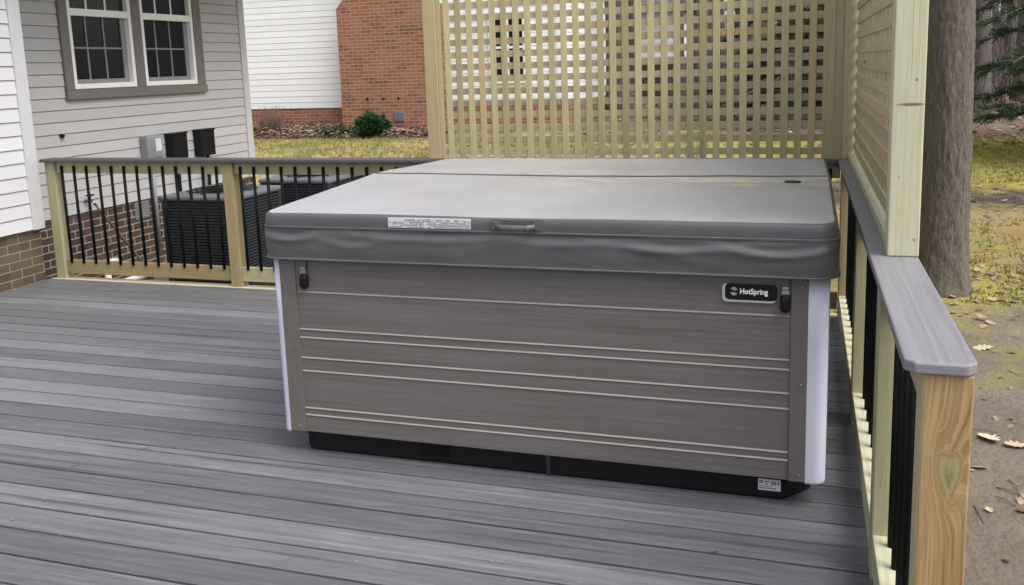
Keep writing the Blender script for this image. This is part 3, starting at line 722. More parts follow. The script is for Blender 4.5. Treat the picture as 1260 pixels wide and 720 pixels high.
# warning label with rows of tiny print
m = MB(); m.box((.486, YB - .0035, .975), (.818, YB + .004, 1.0125)); wl = m.build('warning_label', M['label_white'], hc)
m = MB(); rr2 = random.Random(3)
for row in range(6):
    z = 1.0085 - row * .0056; x = .491 + (.062 if row < 2 else 0)
    while x < .812:
        wd = rr2.uniform(.004, .014); 
        if rr2.random() < .8: m.box((x, YB - .0040, z - .0034), (min(x + wd, .815), YB - .0034, z + rr2.uniform(-.0006, .0008)))
        x += wd + rr2.uniform(.0015, .003)
sub(m.build('print', M['box_grey'], None), wl)
# hold-down straps with latches
for sx in (.088, 1.932):
    m = MB(); m.box((sx - .012, TY0 - .012, .770), (sx + .012, TY0 - .007, .845)); st = m.build('strap', M['cover_trim'], hc, bevel=.001)
    m = MB(); ol = rrect(-.017, .017, -.032, .032, .0165, 8)
    ring = lambda yy, s_: [(sx + a * s_, yy, .742 + b * s_) for a, b in ol]
    m.grid([ring(TY0 - .006, 1), ring(TY0 - .016, 1), ring(TY0 - .022, .85), ring(TY0 - .023, .3)], True, .5); m.face(ring(TY0 - .023, .3), None, .5)
    sub(m.build('latch', M['black_plastic'], None), st)
    m = MB(); m.box((sx - .011, TY0 - .018, .786), (sx + .011, TY0 - .010, .800)); m.box((sx - .014, TY0 - .016, .772), (sx + .014, TY0 - .008, .785)); sub(m.build('buckle', M['steel'], None, bevel=.002), st)
m = MB(); ol = [(1.941 + .034 * math.cos(a), .69 + .026 * math.sin(a)) for a in np.linspace(0, 2 * PI, 20, endpoint=False)]
m.grid([[(x, y, topz(x, y) + dz) for x, y in ol] for dz in (-.003, .004)], True, .5); m.face([(x, y, topz(x, y) + .004) for x, y in ol], None, .5)
m.build('hinge_tab', M['black_plastic'], hc)

# ------------------------------------------------------------------ own house
def siding(mb, p0, p1, nrm, z0, z1, ex=.105, lap=.012, gap=None):
    """lapped courses between plan points p0 -> p1, nrm the outward direction; gap = (t0, t1, za, zb) left open"""
    p0 = Vector((*p0, 0)); p1 = Vector((*p1, 0)); nv = Vector((*nrm, 0)); L = (p1 - p0).length; d_ = (p1 - p0) / L
    z = z0
    while z < z1 - .01:
        zt_ = min(z + ex, z1); t = R.random()
        spans = [(0, L)]
        if gap and z < gap[3] - .02 and zt_ > gap[2] + .02: spans = [(0, gap[0]), (gap[1], L)]
        for a, b in spans:
            A, B = p0 + d_ * a, p0 + d_ * b
            Z = lambda q: Vector((0, 0, q))
            u = lambda q: (q, z)
            zm_ = zt_ - .009
            m4 = [A + nv * lap + Z(z), B + nv * lap + Z(z), B + nv * lap * .3 + Z(zm_), A + nv * lap * .3 + Z(zm_)]
            mb.face(m4, [(a, z), (b, z), (b, zm_), (a, zm_)], t)
            mb.face([A + nv * lap * .3 + Z(zm_), B + nv * lap * .3 + Z(zm_), B - nv * .005 + Z(zt_), A - nv * .005 + Z(zt_)], [(a, zm_), (b, zm_), (b, zt_), (a, zt_)], t)
            mb.face([A + Z(z) - nv * .005, B + Z(z) - nv * .005, B + nv * lap + Z(z), A + nv * lap + Z(z)], [(a, z)] * 4, t)
        z += ex
hs_ = thing('house', 'house with white and warm grey vinyl siding over brick beside the deck', 'house', (-4.5, 1, -.45))
ZE = 2.95
m = MB(); siding(m, (-3.75, -9), (-3.75, 2.24), (1, 0), .42, ZE); m.box((-9, -9, .43), (-3.764, 2.348, ZE - .02)); m.build('wall', M['white_siding'], hs_)['label'] = 'white sided wall of the nearer wing'
m = MB(); m.box((-3.765, 2.24, .415), (-3.728, 2.351, ZE)); m.build('corner_trim', M['white_trim'], hs_, bevel=.003)
m = MB(); m.box((-8.98, -8.98, -.6), (-3.768, 2.335, .419)); m.build('foundation', M['brick_olive'], hs_)
GX = -4.34
m = MB(); siding(m, (GX, 2.352), (GX, 6.03), (1, 0), .355, ZE, gap=(3.42 - 2.352, 5.22 - 2.352, 1.47, 2.80)); 
m.box((-9, 2.352, .36), (GX - .15, 6.13, ZE - .02))
for (a, b, c_, d2) in ((2.352, 3.42, .36, ZE - .02), (5.22, 6.129, .36, ZE - .02), (3.421, 5.219, .36, 1.47), (3.421, 5.219, 2.80, ZE - .02)): m.box((GX - .149, a, c_), (GX - .012, b, d2))
m.build('wall', M['grey_siding'], hs_)['label'] = 'warm grey sided wall with the paired windows'
m = MB(); m.box((GX - .02, 6.03, .35), (GX + .024, 6.142, ZE)); m.build('corner_trim', M['white_trim'], hs_, bevel=.003)
m = MB(); m.box((-8.97, 2.353, -.8), (GX - .012, 6.12, .354)); fb = m.build('foundation', M['brick_brown'], hs_)
m = MB(); m.box((GX - .014, 4.07, .165), (GX - .004, 4.27, .345))
for i in range(6): m.box((GX - .005, 4.085, .18 + i * .026), (GX + .004, 4.255, .195 + i * .026))
sub(m.build('vent', M['box_grey'], None), fb)
# roof with eaves
m = MB()
m.face([(-3.30, -9.3, ZE), (-3.30, 6.5, ZE), (-6.5, 6.5, ZE + 2.0), (-6.5, -9.3, ZE + 2.0)]); m.face([(-6.5, -9.3, ZE + 2.0), (-6.5, 6.5, ZE + 2.0), (-9.7, 6.5, ZE), (-9.7, -9.3, ZE)])
m.face([(-3.30, -9.3, ZE - .02), (-9.7, -9.3, ZE - .02), (-9.7, 6.5, ZE - .02), (-3.30, 6.5, ZE - .02)])
m.box((-3.31, -9.3, ZE - .16), (-3.28, 6.5, ZE + .01)); m.build('roof', M['roof'], hs_)
# paired double-hung windows in a taupe casing
def hung(y0, y1, z0, z1, zm):
    fx = GX + .004
    m = MB(); t = .042
    m.box((GX - .06, y0, z0), (fx + .02, y0 + t, z1)); m.box((GX - .06, y1 - t, z0), (fx + .02, y1, z1))
    m.box((GX - .06, y0 + t, z0), (fx + .018, y1 - t, z0 + .045)); m.box((GX - .06, y0 + t, z1 - .05), (fx + .018, y1 - t, z1))
    wn = m.build('window', M['window_white'], hs_, bevel=.003)
    m = MB(); m.box((GX - .052, y0 + t, zm - .03), (fx + .012, y1 - t, zm + .035)); sub(m.build('meeting_rail', M['window_white'], None, bevel=.003), wn)
    ya, yb = y0 + t, y1 - t
    m = MB(); m.box((GX - .045, ya, z0 + .045), (GX - .040, yb, zm - .03)); sub(m.build('screen_pane', M['glass'], None), wn)
    m = MB(); m.box((GX - .030, ya, zm + .035), (GX - .025, yb, z1 - .05)); sub(m.build('upper_pane', M['glass'], None), wn)
    # sash rails behind the screen, seen as dark grey
    m = MB()
    m.box((GX - .038, yb - .06, z0 + .045), (GX - .024, yb, zm - .03)); m.box((GX - .038, ya, z0 + .045), (GX - .024, yb - .06, z0 + .085))
    za, zb = z0 + .085, zm - .03
    for k in (1, 2): yy = ya + (yb - .06 - ya) * k / 3; m.box((GX - .038, yy - .008, za), (GX - .030, yy + .008, zb))
    zz = (za + zb) / 2; m.box((GX - .0375, ya, zz - .008), (GX - .0305, yb - .06, zz + .008))
    sub(m.build('lower_grid', M['muntin'], None), wn)
    m = MB()
    for k in (1, 2): yy = ya + (yb - ya) * k / 3; m.box((GX - .0245, yy - .010, zm + .035), (GX - .018, yy + .010, z1 - .05))
    zz = (zm + .035 + z1 - .05) / 2; m.box((GX - .024, ya, zz - .010), (GX - .0185, yb, zz + .010))
    sub(m.build('upper_grid', M['window_white'], None), wn)
hung(3.432, 4.245, 1.478, 2.78, 2.165); hung(4.375, 5.185, 1.478, 2.78, 2.165)
m = MB(); cxf = GX + .034
m.box((GX - .02, 3.330, 1.47), (cxf, 3.430, 2.88)); m.box((GX - .02, 5.187, 1.47), (cxf, 5.315, 2.88)); m.box((GX - .02, 4.247, 1.47), (cxf - .004, 4.373, 2.78))
m.box((GX - .02, 3.325, 1.385), (cxf + .014, 5.32, 1.469)); m.box((GX - .02, 3.4305, 2.782), (cxf, 5.1865, 2.88))
m.box((GX - .01, 3.44, 1.4695), (cxf + .006, 5.18, 1.4775))
m.build('window_casing', M['taupe'], hs_, bevel=.004)

# boxes, tap and pipe on the grey wall
WX = GX + .012
bg_ = thing('meter_box', 'pale grey rounded meter box on the grey wall, left of the two black boxes', 'meter box', (WX, 4.31, .75))
m = MB(); m.box((WX, 4.200, .755), (WX + .10, 4.430, .985)); m.build('box_body', M['box_grey'], bg_, bevel=.018)
m = MB(); m.box((WX + .1005, 4.315, .83), (WX + .103, 4.40, .955)); m.build('sticker', M['label_white'], bg_)
m = MB(); m.tube([(WX + .04, 4.31, .76), (WX + .04, 4.31, -.2)], .016, 8); m.build('conduit', M['box_grey'], bg_)
for nm, y0, y1, z0, z1, lab, cs in (('a', 4.575, 4.81, .715, .980, 'black disconnect box on the grey wall, the one nearest the pale meter box', 4.69), ('b', 5.035, 5.275, .70, .985, 'black disconnect box on the grey wall with two cables hanging from it', 5.19)):
    b_ = thing('disconnect_box', lab, 'electrical box', (WX, y0, z0), 'black disconnect boxes on the wall')
    m = MB(); m.box((WX, y0, z0), (WX + .10, y1, z1)); m.build('box_body', M['black_plastic'], b_, bevel=.006)
    m = MB(); m.box((WX, y0 - .006, z1 - .012), (WX + .112, y1 + .006, z1 + .006)); m.build('box_lid', M['black_plastic'], b_, bevel=.004)
    m = MB(); m.tube([(WX + .05, cs, z0 + .01), (WX + .05, cs, z0 - .06), (WX + .035, cs + .01, z0 - .5), (WX + .05, cs - .02, -.1)], .019, 8); m.build('cable', M['black_plastic'], b_)
    if nm == 'b':
        m = MB(); m.tube([(WX + .05, 5.10, z0 + .01), (WX + .06, 5.12, z0 - .10), (WX + .05, 5.09, z0 - .4), (WX + .05, 5.1, -.1)], .014, 8); m.build('cable', M['box_grey'], b_)
t_ = thing('garden_tap', 'small outdoor tap on the house wall behind the balusters', 'tap', (WX, 3.42, .45))
m = MB(); m.tube([(WX, 3.42, .455), (WX + .09, 3.42, .455), (WX + .11, 3.42, .42)], .014, 8); m.build('spout', M['steel'], t_)
m = MB(); m.tube([(WX + .06, 3.42, .458), (WX + .06, 3.42, .505)], .008, 8); m.box((WX + .035, 3.39, .505), (WX + .085, 3.45, .518)); m.build('handle', M['black_plastic'], t_, bevel=.003)
m = MB(); m.tube([(WX + .11, 3.43, .415), (WX + .12, 3.46, .36), (WX + .13, 3.60, .18), (WX + .13, 3.92, -.22), (WX + .16, 4.02, gz(-4.2, 4.0) + .02)], .012, 8)
tag(m.build('hose', M['copper']), 'thin brown hose slanting down the brick below the tap', 'hose')
m = MB(); zg = gz(-4.2, 3.6)
m.tube([(WX + .09, 3.50, zg + .32), (WX + .09, 3.50, zg + .12), (WX + .10, 3.55, zg + .08), (WX + .10, 4.6, zg + .07)], .032, 10); m.tube([(WX + .10, 3.40, zg + .30), (WX + .10, 3.62, zg + .30)], .034, 10)
tag(m.build('drain_pipe', M['pvc']), 'white plastic drain pipe lying along the foot of the brick wall', 'pipe')
m = MB(); m.tube([(WX - .004, 3.222, 1.075), (WX + .03, 3.222, 1.075)], .016, 8); m.tube([(WX + .02, 3.222, 1.08), (WX + .022, 3.222, 1.05)], .010, 8)
tag(m.build('wall_hook', M['black_plastic']), 'tiny dark fitting on the grey siding below the window', 'hook')

# ------------------------------------------------------------------ air conditioners
def ac(x0, y0, w_, zt_, label):
    zg = min(gz(x0, y0), gz(x0 + w_, y0)) ; x1, y1 = x0 + w_, y0 + w_
    a = thing('air_conditioner', label, 'air conditioner', (x0 + w_ / 2, y0 + w_ / 2, zg), 'air conditioners outside the house')
    m = MB(); m.box((x0 - .08, y0 - .08, zg - .05), (x1 + .08, y1 + .08, zg + .06)); m.build('pad', M['concrete'], a, bevel=.01)
    z0 = zg + .065
    m = MB(); m.box((x0 + .03, y0 + .03, z0), (x1 - .03, y1 - .03, zt_ - .03)); m.build('coil', M['ac_metal'], a)
    m = MB()
    n = int((zt_ - .06 - z0 - .06) / .026)
    for i in range(n):
        z = z0 + .07 + i * .026
        for (p, q) in (((x0 + .06, y0 + .004, z), (x1 - .06, y0 + .032, z + .019)), ((x0 + .06, y1 - .032, z), (x1 - .06, y1 - .004, z + .019)), ((x0 + .004, y0 + .06, z), (x0 + .032, y1 - .06, z + .019)), ((x1 - .032, y0 + .06, z), (x1 - .004, y1 - .06, z + .019))): m.box(p, q, tone=.5)
    m.build('louvre_grille', M['ac_metal'], a, bevel=.004, seg=1)
    for cx, cy in ((x0, y0), (x1 - .062, y0), (x0, y1 - .062), (x1 - .062, y1 - .062)):
        m = MB(); m.box((cx, cy, z0), (cx + .062, cy + .062, zt_ - .045)); m.build('corner_post', M['ac_metal'], a, bevel=.014)
    m = MB(); m.box((x0 + .001, y0 + .001, z0 - .004), (x1 - .001, y1 - .001, z0 + .066)); m.build('base_tray', M['ac_metal'], a, bevel=.01)
    m = MB(); m.box((x0 - .006, y0 - .006, zt_ - .044), (x1 + .006, y1 + .006, zt_)); tp = m.build('top_cover', M['ac_top'], a, bevel=.016)
    m = MB(); cx, cy = x0 + w_ / 2, y0 + w_ / 2
    for r_ in (.07, .12, .17, .22, .27): m.tube([(cx + r_ * math.cos(q), cy + r_ * math.sin(q), zt_ + .014) for q in np.linspace(0, 2 * PI, 29)], .0035, 5, cap=False)
    for q in np.linspace(0, PI, 7)[:-1]: m.tube([(cx + .3 * math.cos(q), cy + .3 * math.sin(q), zt_ + .006), (cx, cy, zt_ + .018), (cx - .3 * math.cos(q), cy - .3 * math.sin(q), zt_ + .006)], .004, 5)
    m.tube([(cx, cy, zt_ + .002), (cx, cy, zt_ + .03)], .06, 14)
    sub(m.build('fan_guard', M['black_metal'], None), tp)
ac(-3.19, 3.05, .72, .575, 'charcoal louvred air conditioner behind the first railing bay, nearer the deck')
ac(-3.16, 4.45, .78, .535, 'black air conditioner behind the railing just left of the hot tub cover, farther back')

# ------------------------------------------------------------------ neighbour house
nh = thing('neighbour_house', 'white sided house with red brick chimney across the lawn', 'house', (-8, 16, .3))
NY = 14.0
m = MB(); siding(m, (-16, NY), (-2.55, NY), (0, -1), .80, 4.9, .127, .009); m.box((-16, NY + .014, .81), (-2.566, 21, 4.88)); siding(m, (-2.55, NY), (-2.55, 21), (1, 0), .80, 4.9, .127, .009)
m.build('wall', M['far_siding'], nh)
m = MB(); m.box((-15.98, NY + .012, -.4), (-2.57, 20.98, .799)); m.build('foundation', M['brick_red'], nh)
m = MB(); m.box((-2.63, NY - .02, .795), (-2.53, NY + .03, 4.9)); m.build('corner_trim', M['far_siding'], nh)
# chimney with sloped shoulders
m = MB(); x0, x1, xs0, xs1, ya, yb, zs0, zs1 = -7.11, -4.98, -6.74, -5.40, NY - .5, NY - .002, 2.80, 3.22
def prism(ol, ya, yb):
    m.face([(x, ya, z) for x, z in ol]); m.face([(x, yb, z) for x, z in reversed(ol)])
    for i in range(len(ol)):
        (ax, az), (b_, bz) = ol[i], ol[(i + 1) % len(ol)]; m.face([(ax, yb, az), (b_, yb, bz), (b_, ya, bz), (ax, ya, az)])
prism([(x0, -.3), (x1, -.3), (x1, zs0), (xs1, zs1), (xs1, 7.4), (xs0, 7.4), (xs0, zs1), (x0, zs0)], ya, yb)
chm = m.build('chimney', M['brick_red'], nh)
m = MB(); m.box((-5.93, ya - .02, .52), (-5.71, ya + .01, .72))
for i in range(5): m.box((-5.92, ya - .03, .54 + i * .036), (-5.72, ya - .018, .56 + i * .036))
sub(m.build('vent', M['box_grey'], None), chm)
m = MB()
for xx in (-6.52, -6.16, -5.83): m.tube([(xx, ya - .006, .985), (xx, ya + .01, .985)], .028, 8)
sub(m.build('weep_hole', M['black_plastic'], None), chm)
m = MB()
for (a, b, c_, d2) in ((-4.02, -3.93, 1.22, 2.62), (-3.31, -3.22, 1.22, 2.62), (-3.93, -3.31, 1.22, 1.31), (-3.93, -3.31, 2.53, 2.62), (-3.93, -3.31, 1.90, 1.95)): m.box((a, NY - .06, c_), (b, NY + .02, d2))
m.box((-3.63, NY - .055, 1.311), (-3.60, NY + .0, 2.529))
wn = m.build('window', M['window_white'], nh); m = MB(); m.box((-3.935, NY - .03, 1.3), (-3.305, NY - .024, 2.54)); sub(m.build('pane', M['glass'], None), wn)
m = MB(); m.face([(-16.5, NY - .5, 4.85), (-2.1, NY - .5, 4.85), (-2.1, 17.5, 7.0), (-16.5, 17.5, 7.0)]); m.face([(-2.1, 21.5, 4.85), (-16.5, 21.5, 4.85), (-16.5, 17.5, 7.0), (-2.1, 17.5, 7.0)])
m.face([(-16.5, NY - .5, 4.83), (-16.5, 21.5, 4.83), (-2.1, 21.5, 4.83), (-2.1, NY - .5, 4.83)]); m.face([(-2.56, NY, 4.84), (-2.56, 21, 4.84), (-2.56, 17.5, 6.85)])
m.build('roof', M['roof'], nh)
# white shed and blue drum far behind the lattice
sh = thing('shed', 'small white shed on a dark base seen through the lattice among trees', 'shed', (-1.8, 23, .5))
m = MB(); siding(m, (-2.42, 22), (-1.22, 22), (0, -1), 1.55, 2.95, .127, .014); m.box((-2.42, 22.014, 1.56), (-1.22, 24, 2.95)); m.build('wall', M['far_siding'], sh)
m = MB(); m.box((-2.44, 21.97, .2), (-1.20, 24.02, 1.549)); m.build('base', M['pad_brown'], sh)
m = MB(); m.face([(-2.6, 21.7, 2.9), (-1.05, 21.7, 2.9), (-1.05, 23, 3.5), (-2.6, 23, 3.5)]); m.face([(-2.6, 23, 3.5), (-1.05, 23, 3.5), (-1.05, 24.3, 2.9), (-2.6, 24.3, 2.9)]); m.face([(-2.6, 21.7, 2.88), (-2.6, 24.3, 2.88), (-1.05, 24.3, 2.88), (-1.05, 21.7, 2.88)]); m.build('roof', M['roof'], sh)
m = MB(); zg = gz(-.5, 20.5)
m.tube([(-.50, 20.5, zg), (-.50, 20.5, zg + .05), (-.50, 20.5, zg + .7), (-.50, 20.5, zg + 1.35), (-.50, 20.5, zg + 1.42)], [.09, .10, .105, .10, .06], 14)
tag(m.build('marker_post', M['blue']), 'stout blue marker post among the trees behind the lattice', 'post')

# ------------------------------------------------------------------ vegetation
def limb(mb, p, d_, L, r, n=7, seg=6, wob=.18, tone=.5, rn=R):
    pts = [Vector(p)]; rad = [r]; d_ = Vector(d_).normalized()
    for i in range(seg):
        d_ = (d_ + Vector((rn.uniform(-wob, wob), rn.uniform(-wob, wob), rn.uniform(-wob * .5, wob * .8)))).normalized()
        pts.append(pts[-1] + d_ * L / seg); rad.append(r * (1 - .82 * (i + 1) / seg))
    mb.tube(pts, rad, n, cap=False, tone=tone); return pts, rad
def branches(mb, pts, rad, depth, rn, count=4, tone=.5):
    for _ in range(count):
        i = rn.randint(1, len(pts) - 2); p = pts[i]; r = rad[i] * .55
        main = (pts[i + 1] - pts[i]).normalized(); side_ = Vector((rn.uniform(-1, 1), rn.uniform(-1, 1), rn.uniform(-.1, .7))).normalized()
        L = (pts[-1] - pts[0]).length * rn.uniform(.3, .55)
        q, qr = limb(mb, p, main * .6 + side_, L, max(.006, r), 5 if depth else 4, 4, .22, tone, rn)
        if depth: branches(mb, q, qr, depth - 1, rn, 3, tone)
def bare_tree(name, label, cat, h, r, seed, mat, low=False):
    rn = random.Random(seed); t = thing(name, label, cat)
    m = MB(); pts = []; rad = []; x = y = 0
    for i in range(15):
        z = h * i / 14; f = i / 14
        x += rn.uniform(-.05, .05) * (1 + f * 2); y += rn.uniform(-.05, .05) * (1 + f * 2)
        pts.append(Vector((x, y, z - .15 if i == 0 else z))); rad.append(r * (1.28 if i == 0 else 1) * (1 - .85 * f))
    m.tube(pts, rad, 12, cap=False, tone=.5); m.build('trunk', mat, t)
    m = MB(); nlim = 16
    for k in range(nlim):
        i = rn.randint(3 if low else 5, 13); a = rn.uniform(0, 2 * PI)
        q, qr = limb(m, pts[i], (math.cos(a), math.sin(a), rn.uniform(.2, 1.0)), h * rn.uniform(.14, .3) * (1.2 - i / 20), rad[i] * .5, 6, 6, .16, .5, rn)
        branches(m, q, qr, 1, rn, 4)
    m.build('limbs', mat, t); return t
# the oak beside the lattice screen
ot = thing('oak_tree', 'big bare trunk with rough grey brown bark right beside the lattice screen', 'tree', (3.10, 4.68, gz(3.1, 4.68)))
m = MB(); rn = random.Random(5); rows = []; NN = 40; z0 = gz(3.1, 4.68)
NN = 84
for i in range(340):
    f = i / 339; z = -.12 + 3.6 * (f / .85) if f < .85 else 3.48 + 10 * (f - .85) / .15
    r = .186 * (1 - .045 * z) + .045 * math.exp(-max(0, z) / .16)
    row = []
    for k in range(NN):
        a = 2 * PI * k / NN; ca_, sa_ = math.cos(a), math.sin(a)
        fur = noise.noise(Vector((ca_ * 5.5 + .3 * math.sin(z * 3), sa_ * 5.5, z * 3.2))); fn = noise.noise(Vector((ca_ * 14, sa_ * 14, z * 13)))
        rr_ = r * (1 + .045 * noise.noise(Vector((ca_ * 1.6, sa_ * 1.6, z * .9))) + (.16 * noise.noise(Vector((ca_ * 2.2, sa_ * 2.2, 1))) * math.exp(-max(0, z) / .25))) + .017 * (abs(fur) - .25) + .008 * fn
        row.append((3.10 - .012 * z + rr_ * ca_, 4.68 + rr_ * sa_, z0 + z))
    rows.append(row)
m.grid(rows, True, .5); m.build('trunk', M['bark'], ot)
m = MB()
for k in range(16):
    a = rn.uniform(0, 2 * PI); z = rn.uniform(5, 12.5)
    q, qr = limb(m, (3.10 - .012 * z, 4.68, z0 + z), (math.cos(a), math.sin(a), rn.uniform(.3, 1)), rn.uniform(2, 4), .07, 7, 6, .16, .5, rn); branches(m, q, qr, 1, rn, 4)
m.build('limbs', M['bark'], ot)
# woodland: each trunk one can tell apart is a tree of its own
protos = [bare_tree('bare_tree', 'x', 'tree', 15, .17, 11 + i, M['bark_far'], low=(i % 2 == 0)) for i in range(4)]
rn = random.Random(21)
spec = [(-1.74, 16.2, 1.0), (-.15, 16.4, .95), (-2.35, 17.6, .7), (5.25, 16.2, 1.05), (-.95, 19.5, .7), (.95, 21, .9), (6.6, 19.5, 1.0), (4.6, 23, 1.1), (7.4, 25, .9), (5.9, 30, 1.2), (8.8, 33, 1.1), (3.6, 19.0, .6), (1.9, 25, .8)]
far = []
while len(far) < 52:
    x, y = rn.uniform(-4, 15), rn.uniform(24, 50)
    if abs(x - 2 - (y + 3) * .02) > (y + 3) * .36: continue
    if all((x - q[0]) ** 2 + (y - q[1]) ** 2 > 1.4 for q in far) and not (-3 < x < -.7 and 21 < y < 25): far.append((x, y, rn.uniform(.6, 1.2)))
plabel = ['bare grey trunk just right of the white neighbour house seen through the lattice', 'bare grey trunk seen through the middle of the lattice, right of the shed', 'thin bare trunk close to the corner of the neighbour house', 'pale pinkish trunk behind the pine boughs at the right edge',
          'slim bare trunk seen through the lattice between shed and blue marker', 'bare trunk seen through the lattice right of the blue marker post', 'straight bare trunk at the right, behind the pine']
for i, (x, y, s_) in enumerate(spec + far):
    p_ = protos[i % 4]
    lab = plabel[i] if i < len(plabel) else 'bare grey woodland tree standing in the wood beyond the yard'
    if i < 4: t = p_; t.location = (x, y, gz(x, y)); t.rotation_euler = (0, 0, rn.uniform(0, 6)); t.scale = (s_,) * 3; t['label'] = lab
    else: t = clone(p_, (x, y, gz(x, y)), rn.uniform(0, 6), s_, lab)
    t['group'] = 'bare trees of the wood beyond the yard'
# far wood that reads as one mass, and brush
m = MB(); rn = random.Random(4)
for _ in range(420):
    y = rn.uniform(50, 85); x = rn.uniform(-30, 42); z = gz(x, y) - .3; r = rn.uniform(.08, .24); h = rn.uniform(10, 17); lx, ly = rn.uniform(-.5, .5), rn.uniform(-.5, .5)
    m.tube([(x, y, z), (x + lx * .4, y + ly * .4, z + h * .45), (x + lx, y + ly, z + h)], [r, r * .7, r * .15], 6, False, rn.random())
    for __ in range(9):
        zz = rn.uniform(.15, .9); a = rn.uniform(0, 2 * PI); L = rn.uniform(.8, 3); q = Vector((x + lx * zz, y + ly * zz, z + h * zz)); e_ = q + Vector((math.cos(a) * L, math.sin(a) * L, rn.uniform(.3, 1) * L))
        m.tube([q, q.lerp(e_, .5) + Vector((0, 0, .12)), e_], [r * .35, r * .2, .015], 4, False, rn.random())
kind(m.build('distant_woods', M['brush']), 'stuff')
m = MB(); rn = random.Random(9)
for _ in range(2600):
    y = rn.uniform(15.5, 50); x = rn.uniform(-3 - y * .05, 4 + y * .30)
    if (-2.8 < x < -.9 and y < 25) : continue
    z = gz(x, y); h = rn.uniform(.4, 2.4); p_ = Vector((x, y, z - .03)); r = rn.uniform(.004, .012) * (1 + y / 40)
    e_ = p_ + Vector((rn.uniform(-.5, .5), rn.uniform(-.5, .5), h)); md = p_.lerp(e_, .5) + Vector((rn.uniform(-.12, .12), rn.uniform(-.12, .12), 0)); t = rn.random()
    m.tube([p_, md, e_], [r, r * .8, r * .3], 4, False, t)
    for __ in range(3):
        b_ = p_.lerp(e_, rn.uniform(.3, .9)); m.tube([b_, b_ + Vector((rn.uniform(-.4, .4), rn.uniform(-.4, .4), rn.uniform(.1, .5)))], [r * .6, r * .2], 3, False, t)
kind(m.build('undergrowth', M['brush']), 'stuff')

# pines with drooping boughs
def pine(label, h, rad_, seed, zlow, nb):
    rn = random.Random(seed); t = thing('pine_tree', label, 'tree', (0, 0, 0), 'evergreens at the edge of the wood')
    m = MB(); m.tube([(0, 0, -.1), (.03, 0, h * .3), (0, .04, h * .7), (.02, 0, h)], [rad_ * 1.15, rad_ * .85, rad_ * .45, .015], 12, False, .5); m.build('trunk', M['bark_pine'], t)
    mw = MB(); m = MB()
    def tuft(p, d_, L, tone):
        for _ in range(5):
            v = (d_ + Vector((rn.uniform(-.8, .8), rn.uniform(-.8, .8), rn.uniform(-.6, .7)))).normalized(); e_ = p + v * L * rn.uniform(.7, 1.2)
            s_ = v.cross(Vector((rn.uniform(-1, 1), rn.uniform(-1, 1), rn.uniform(-1, 1)))).normalized() * .0065
            m.face([p - s_, p + s_, e_ + s_ * .4, e_ - s_ * .4], [(0, 0)] * 4, tone)
    for b in range(nb):
        f = b / nb; z = zlow + (h - zlow - .3) * f ** 1.15; a = b * 2.399 + rn.uniform(-.3, .3); L = (h * .30) * (1 - f) ** .8 * rn.uniform(.75, 1.15) + .2
        pts = []; n = 8
        for i in range(n + 1):
            u = i / n; pts.append(Vector((math.cos(a) * L * u, math.sin(a) * L * u, z + L * (.10 * u - .26 * u * u))) + Vector((rn.uniform(-.03, .03), rn.uniform(-.03, .03), rn.uniform(-.03, .03))))
        mw.tube(pts, [.018 * (1 - .8 * i / n) + .003 for i in range(n + 1)], 5, False, .5)
        for i in range(2, n + 1):
            for s_ in (-1, 1):
                for __ in range(3):
                    p = pts[i] + (pts[i - 1] - pts[i]) * rn.random(); dirv = (pts[i] - pts[i - 1]).normalized(); sd = Vector((-dirv.y, dirv.x, 0)) * s_
                    tl = L * .28 * (1 - .55 * i / n) * rn.uniform(.6, 1.2); e_ = p + (dirv * .7 + sd + Vector((0, 0, rn.uniform(-.35, .15)))).normalized() * tl
                    mw.tube([p, e_], [.005, .002], 3, False, .5)
                    k = max(3, int(tl / .045)); tone = rn.random()
                    for q in range(k): tuft(p.lerp(e_, (q + .5) / k), (e_ - p).normalized(), .10, min(1, max(0, tone + rn.uniform(-.3, .3))))
    m.build('needles', M['needle'], t); mw.build('branches', M['bark_pine'], t)
    return t
p1 = pine('dark green pine with drooping boughs reaching in at the right edge', 7.5, .15, 31, .55, 60)
p1.location = (5.75, 10.7, gz(5.75, 10.7)); p1.rotation_euler = (0, 0, .5)
p2 = pine('dark evergreen seen through the right part of the lattice', 5.5, .11, 33, .35, 64); p2.location = (1.75, 14.6, gz(1.75, 14.6))
clone(p2, (3.1, 17.0, gz(3.1, 17)), 2.1, 1.1, 'dark evergreen right behind the big trunk, farther back than its neighbour')
clone(p1, (9.2, 15.5, gz(9.2, 15.5)), 1.3, 1.0, 'dark pine farther right, mostly outside the frame')

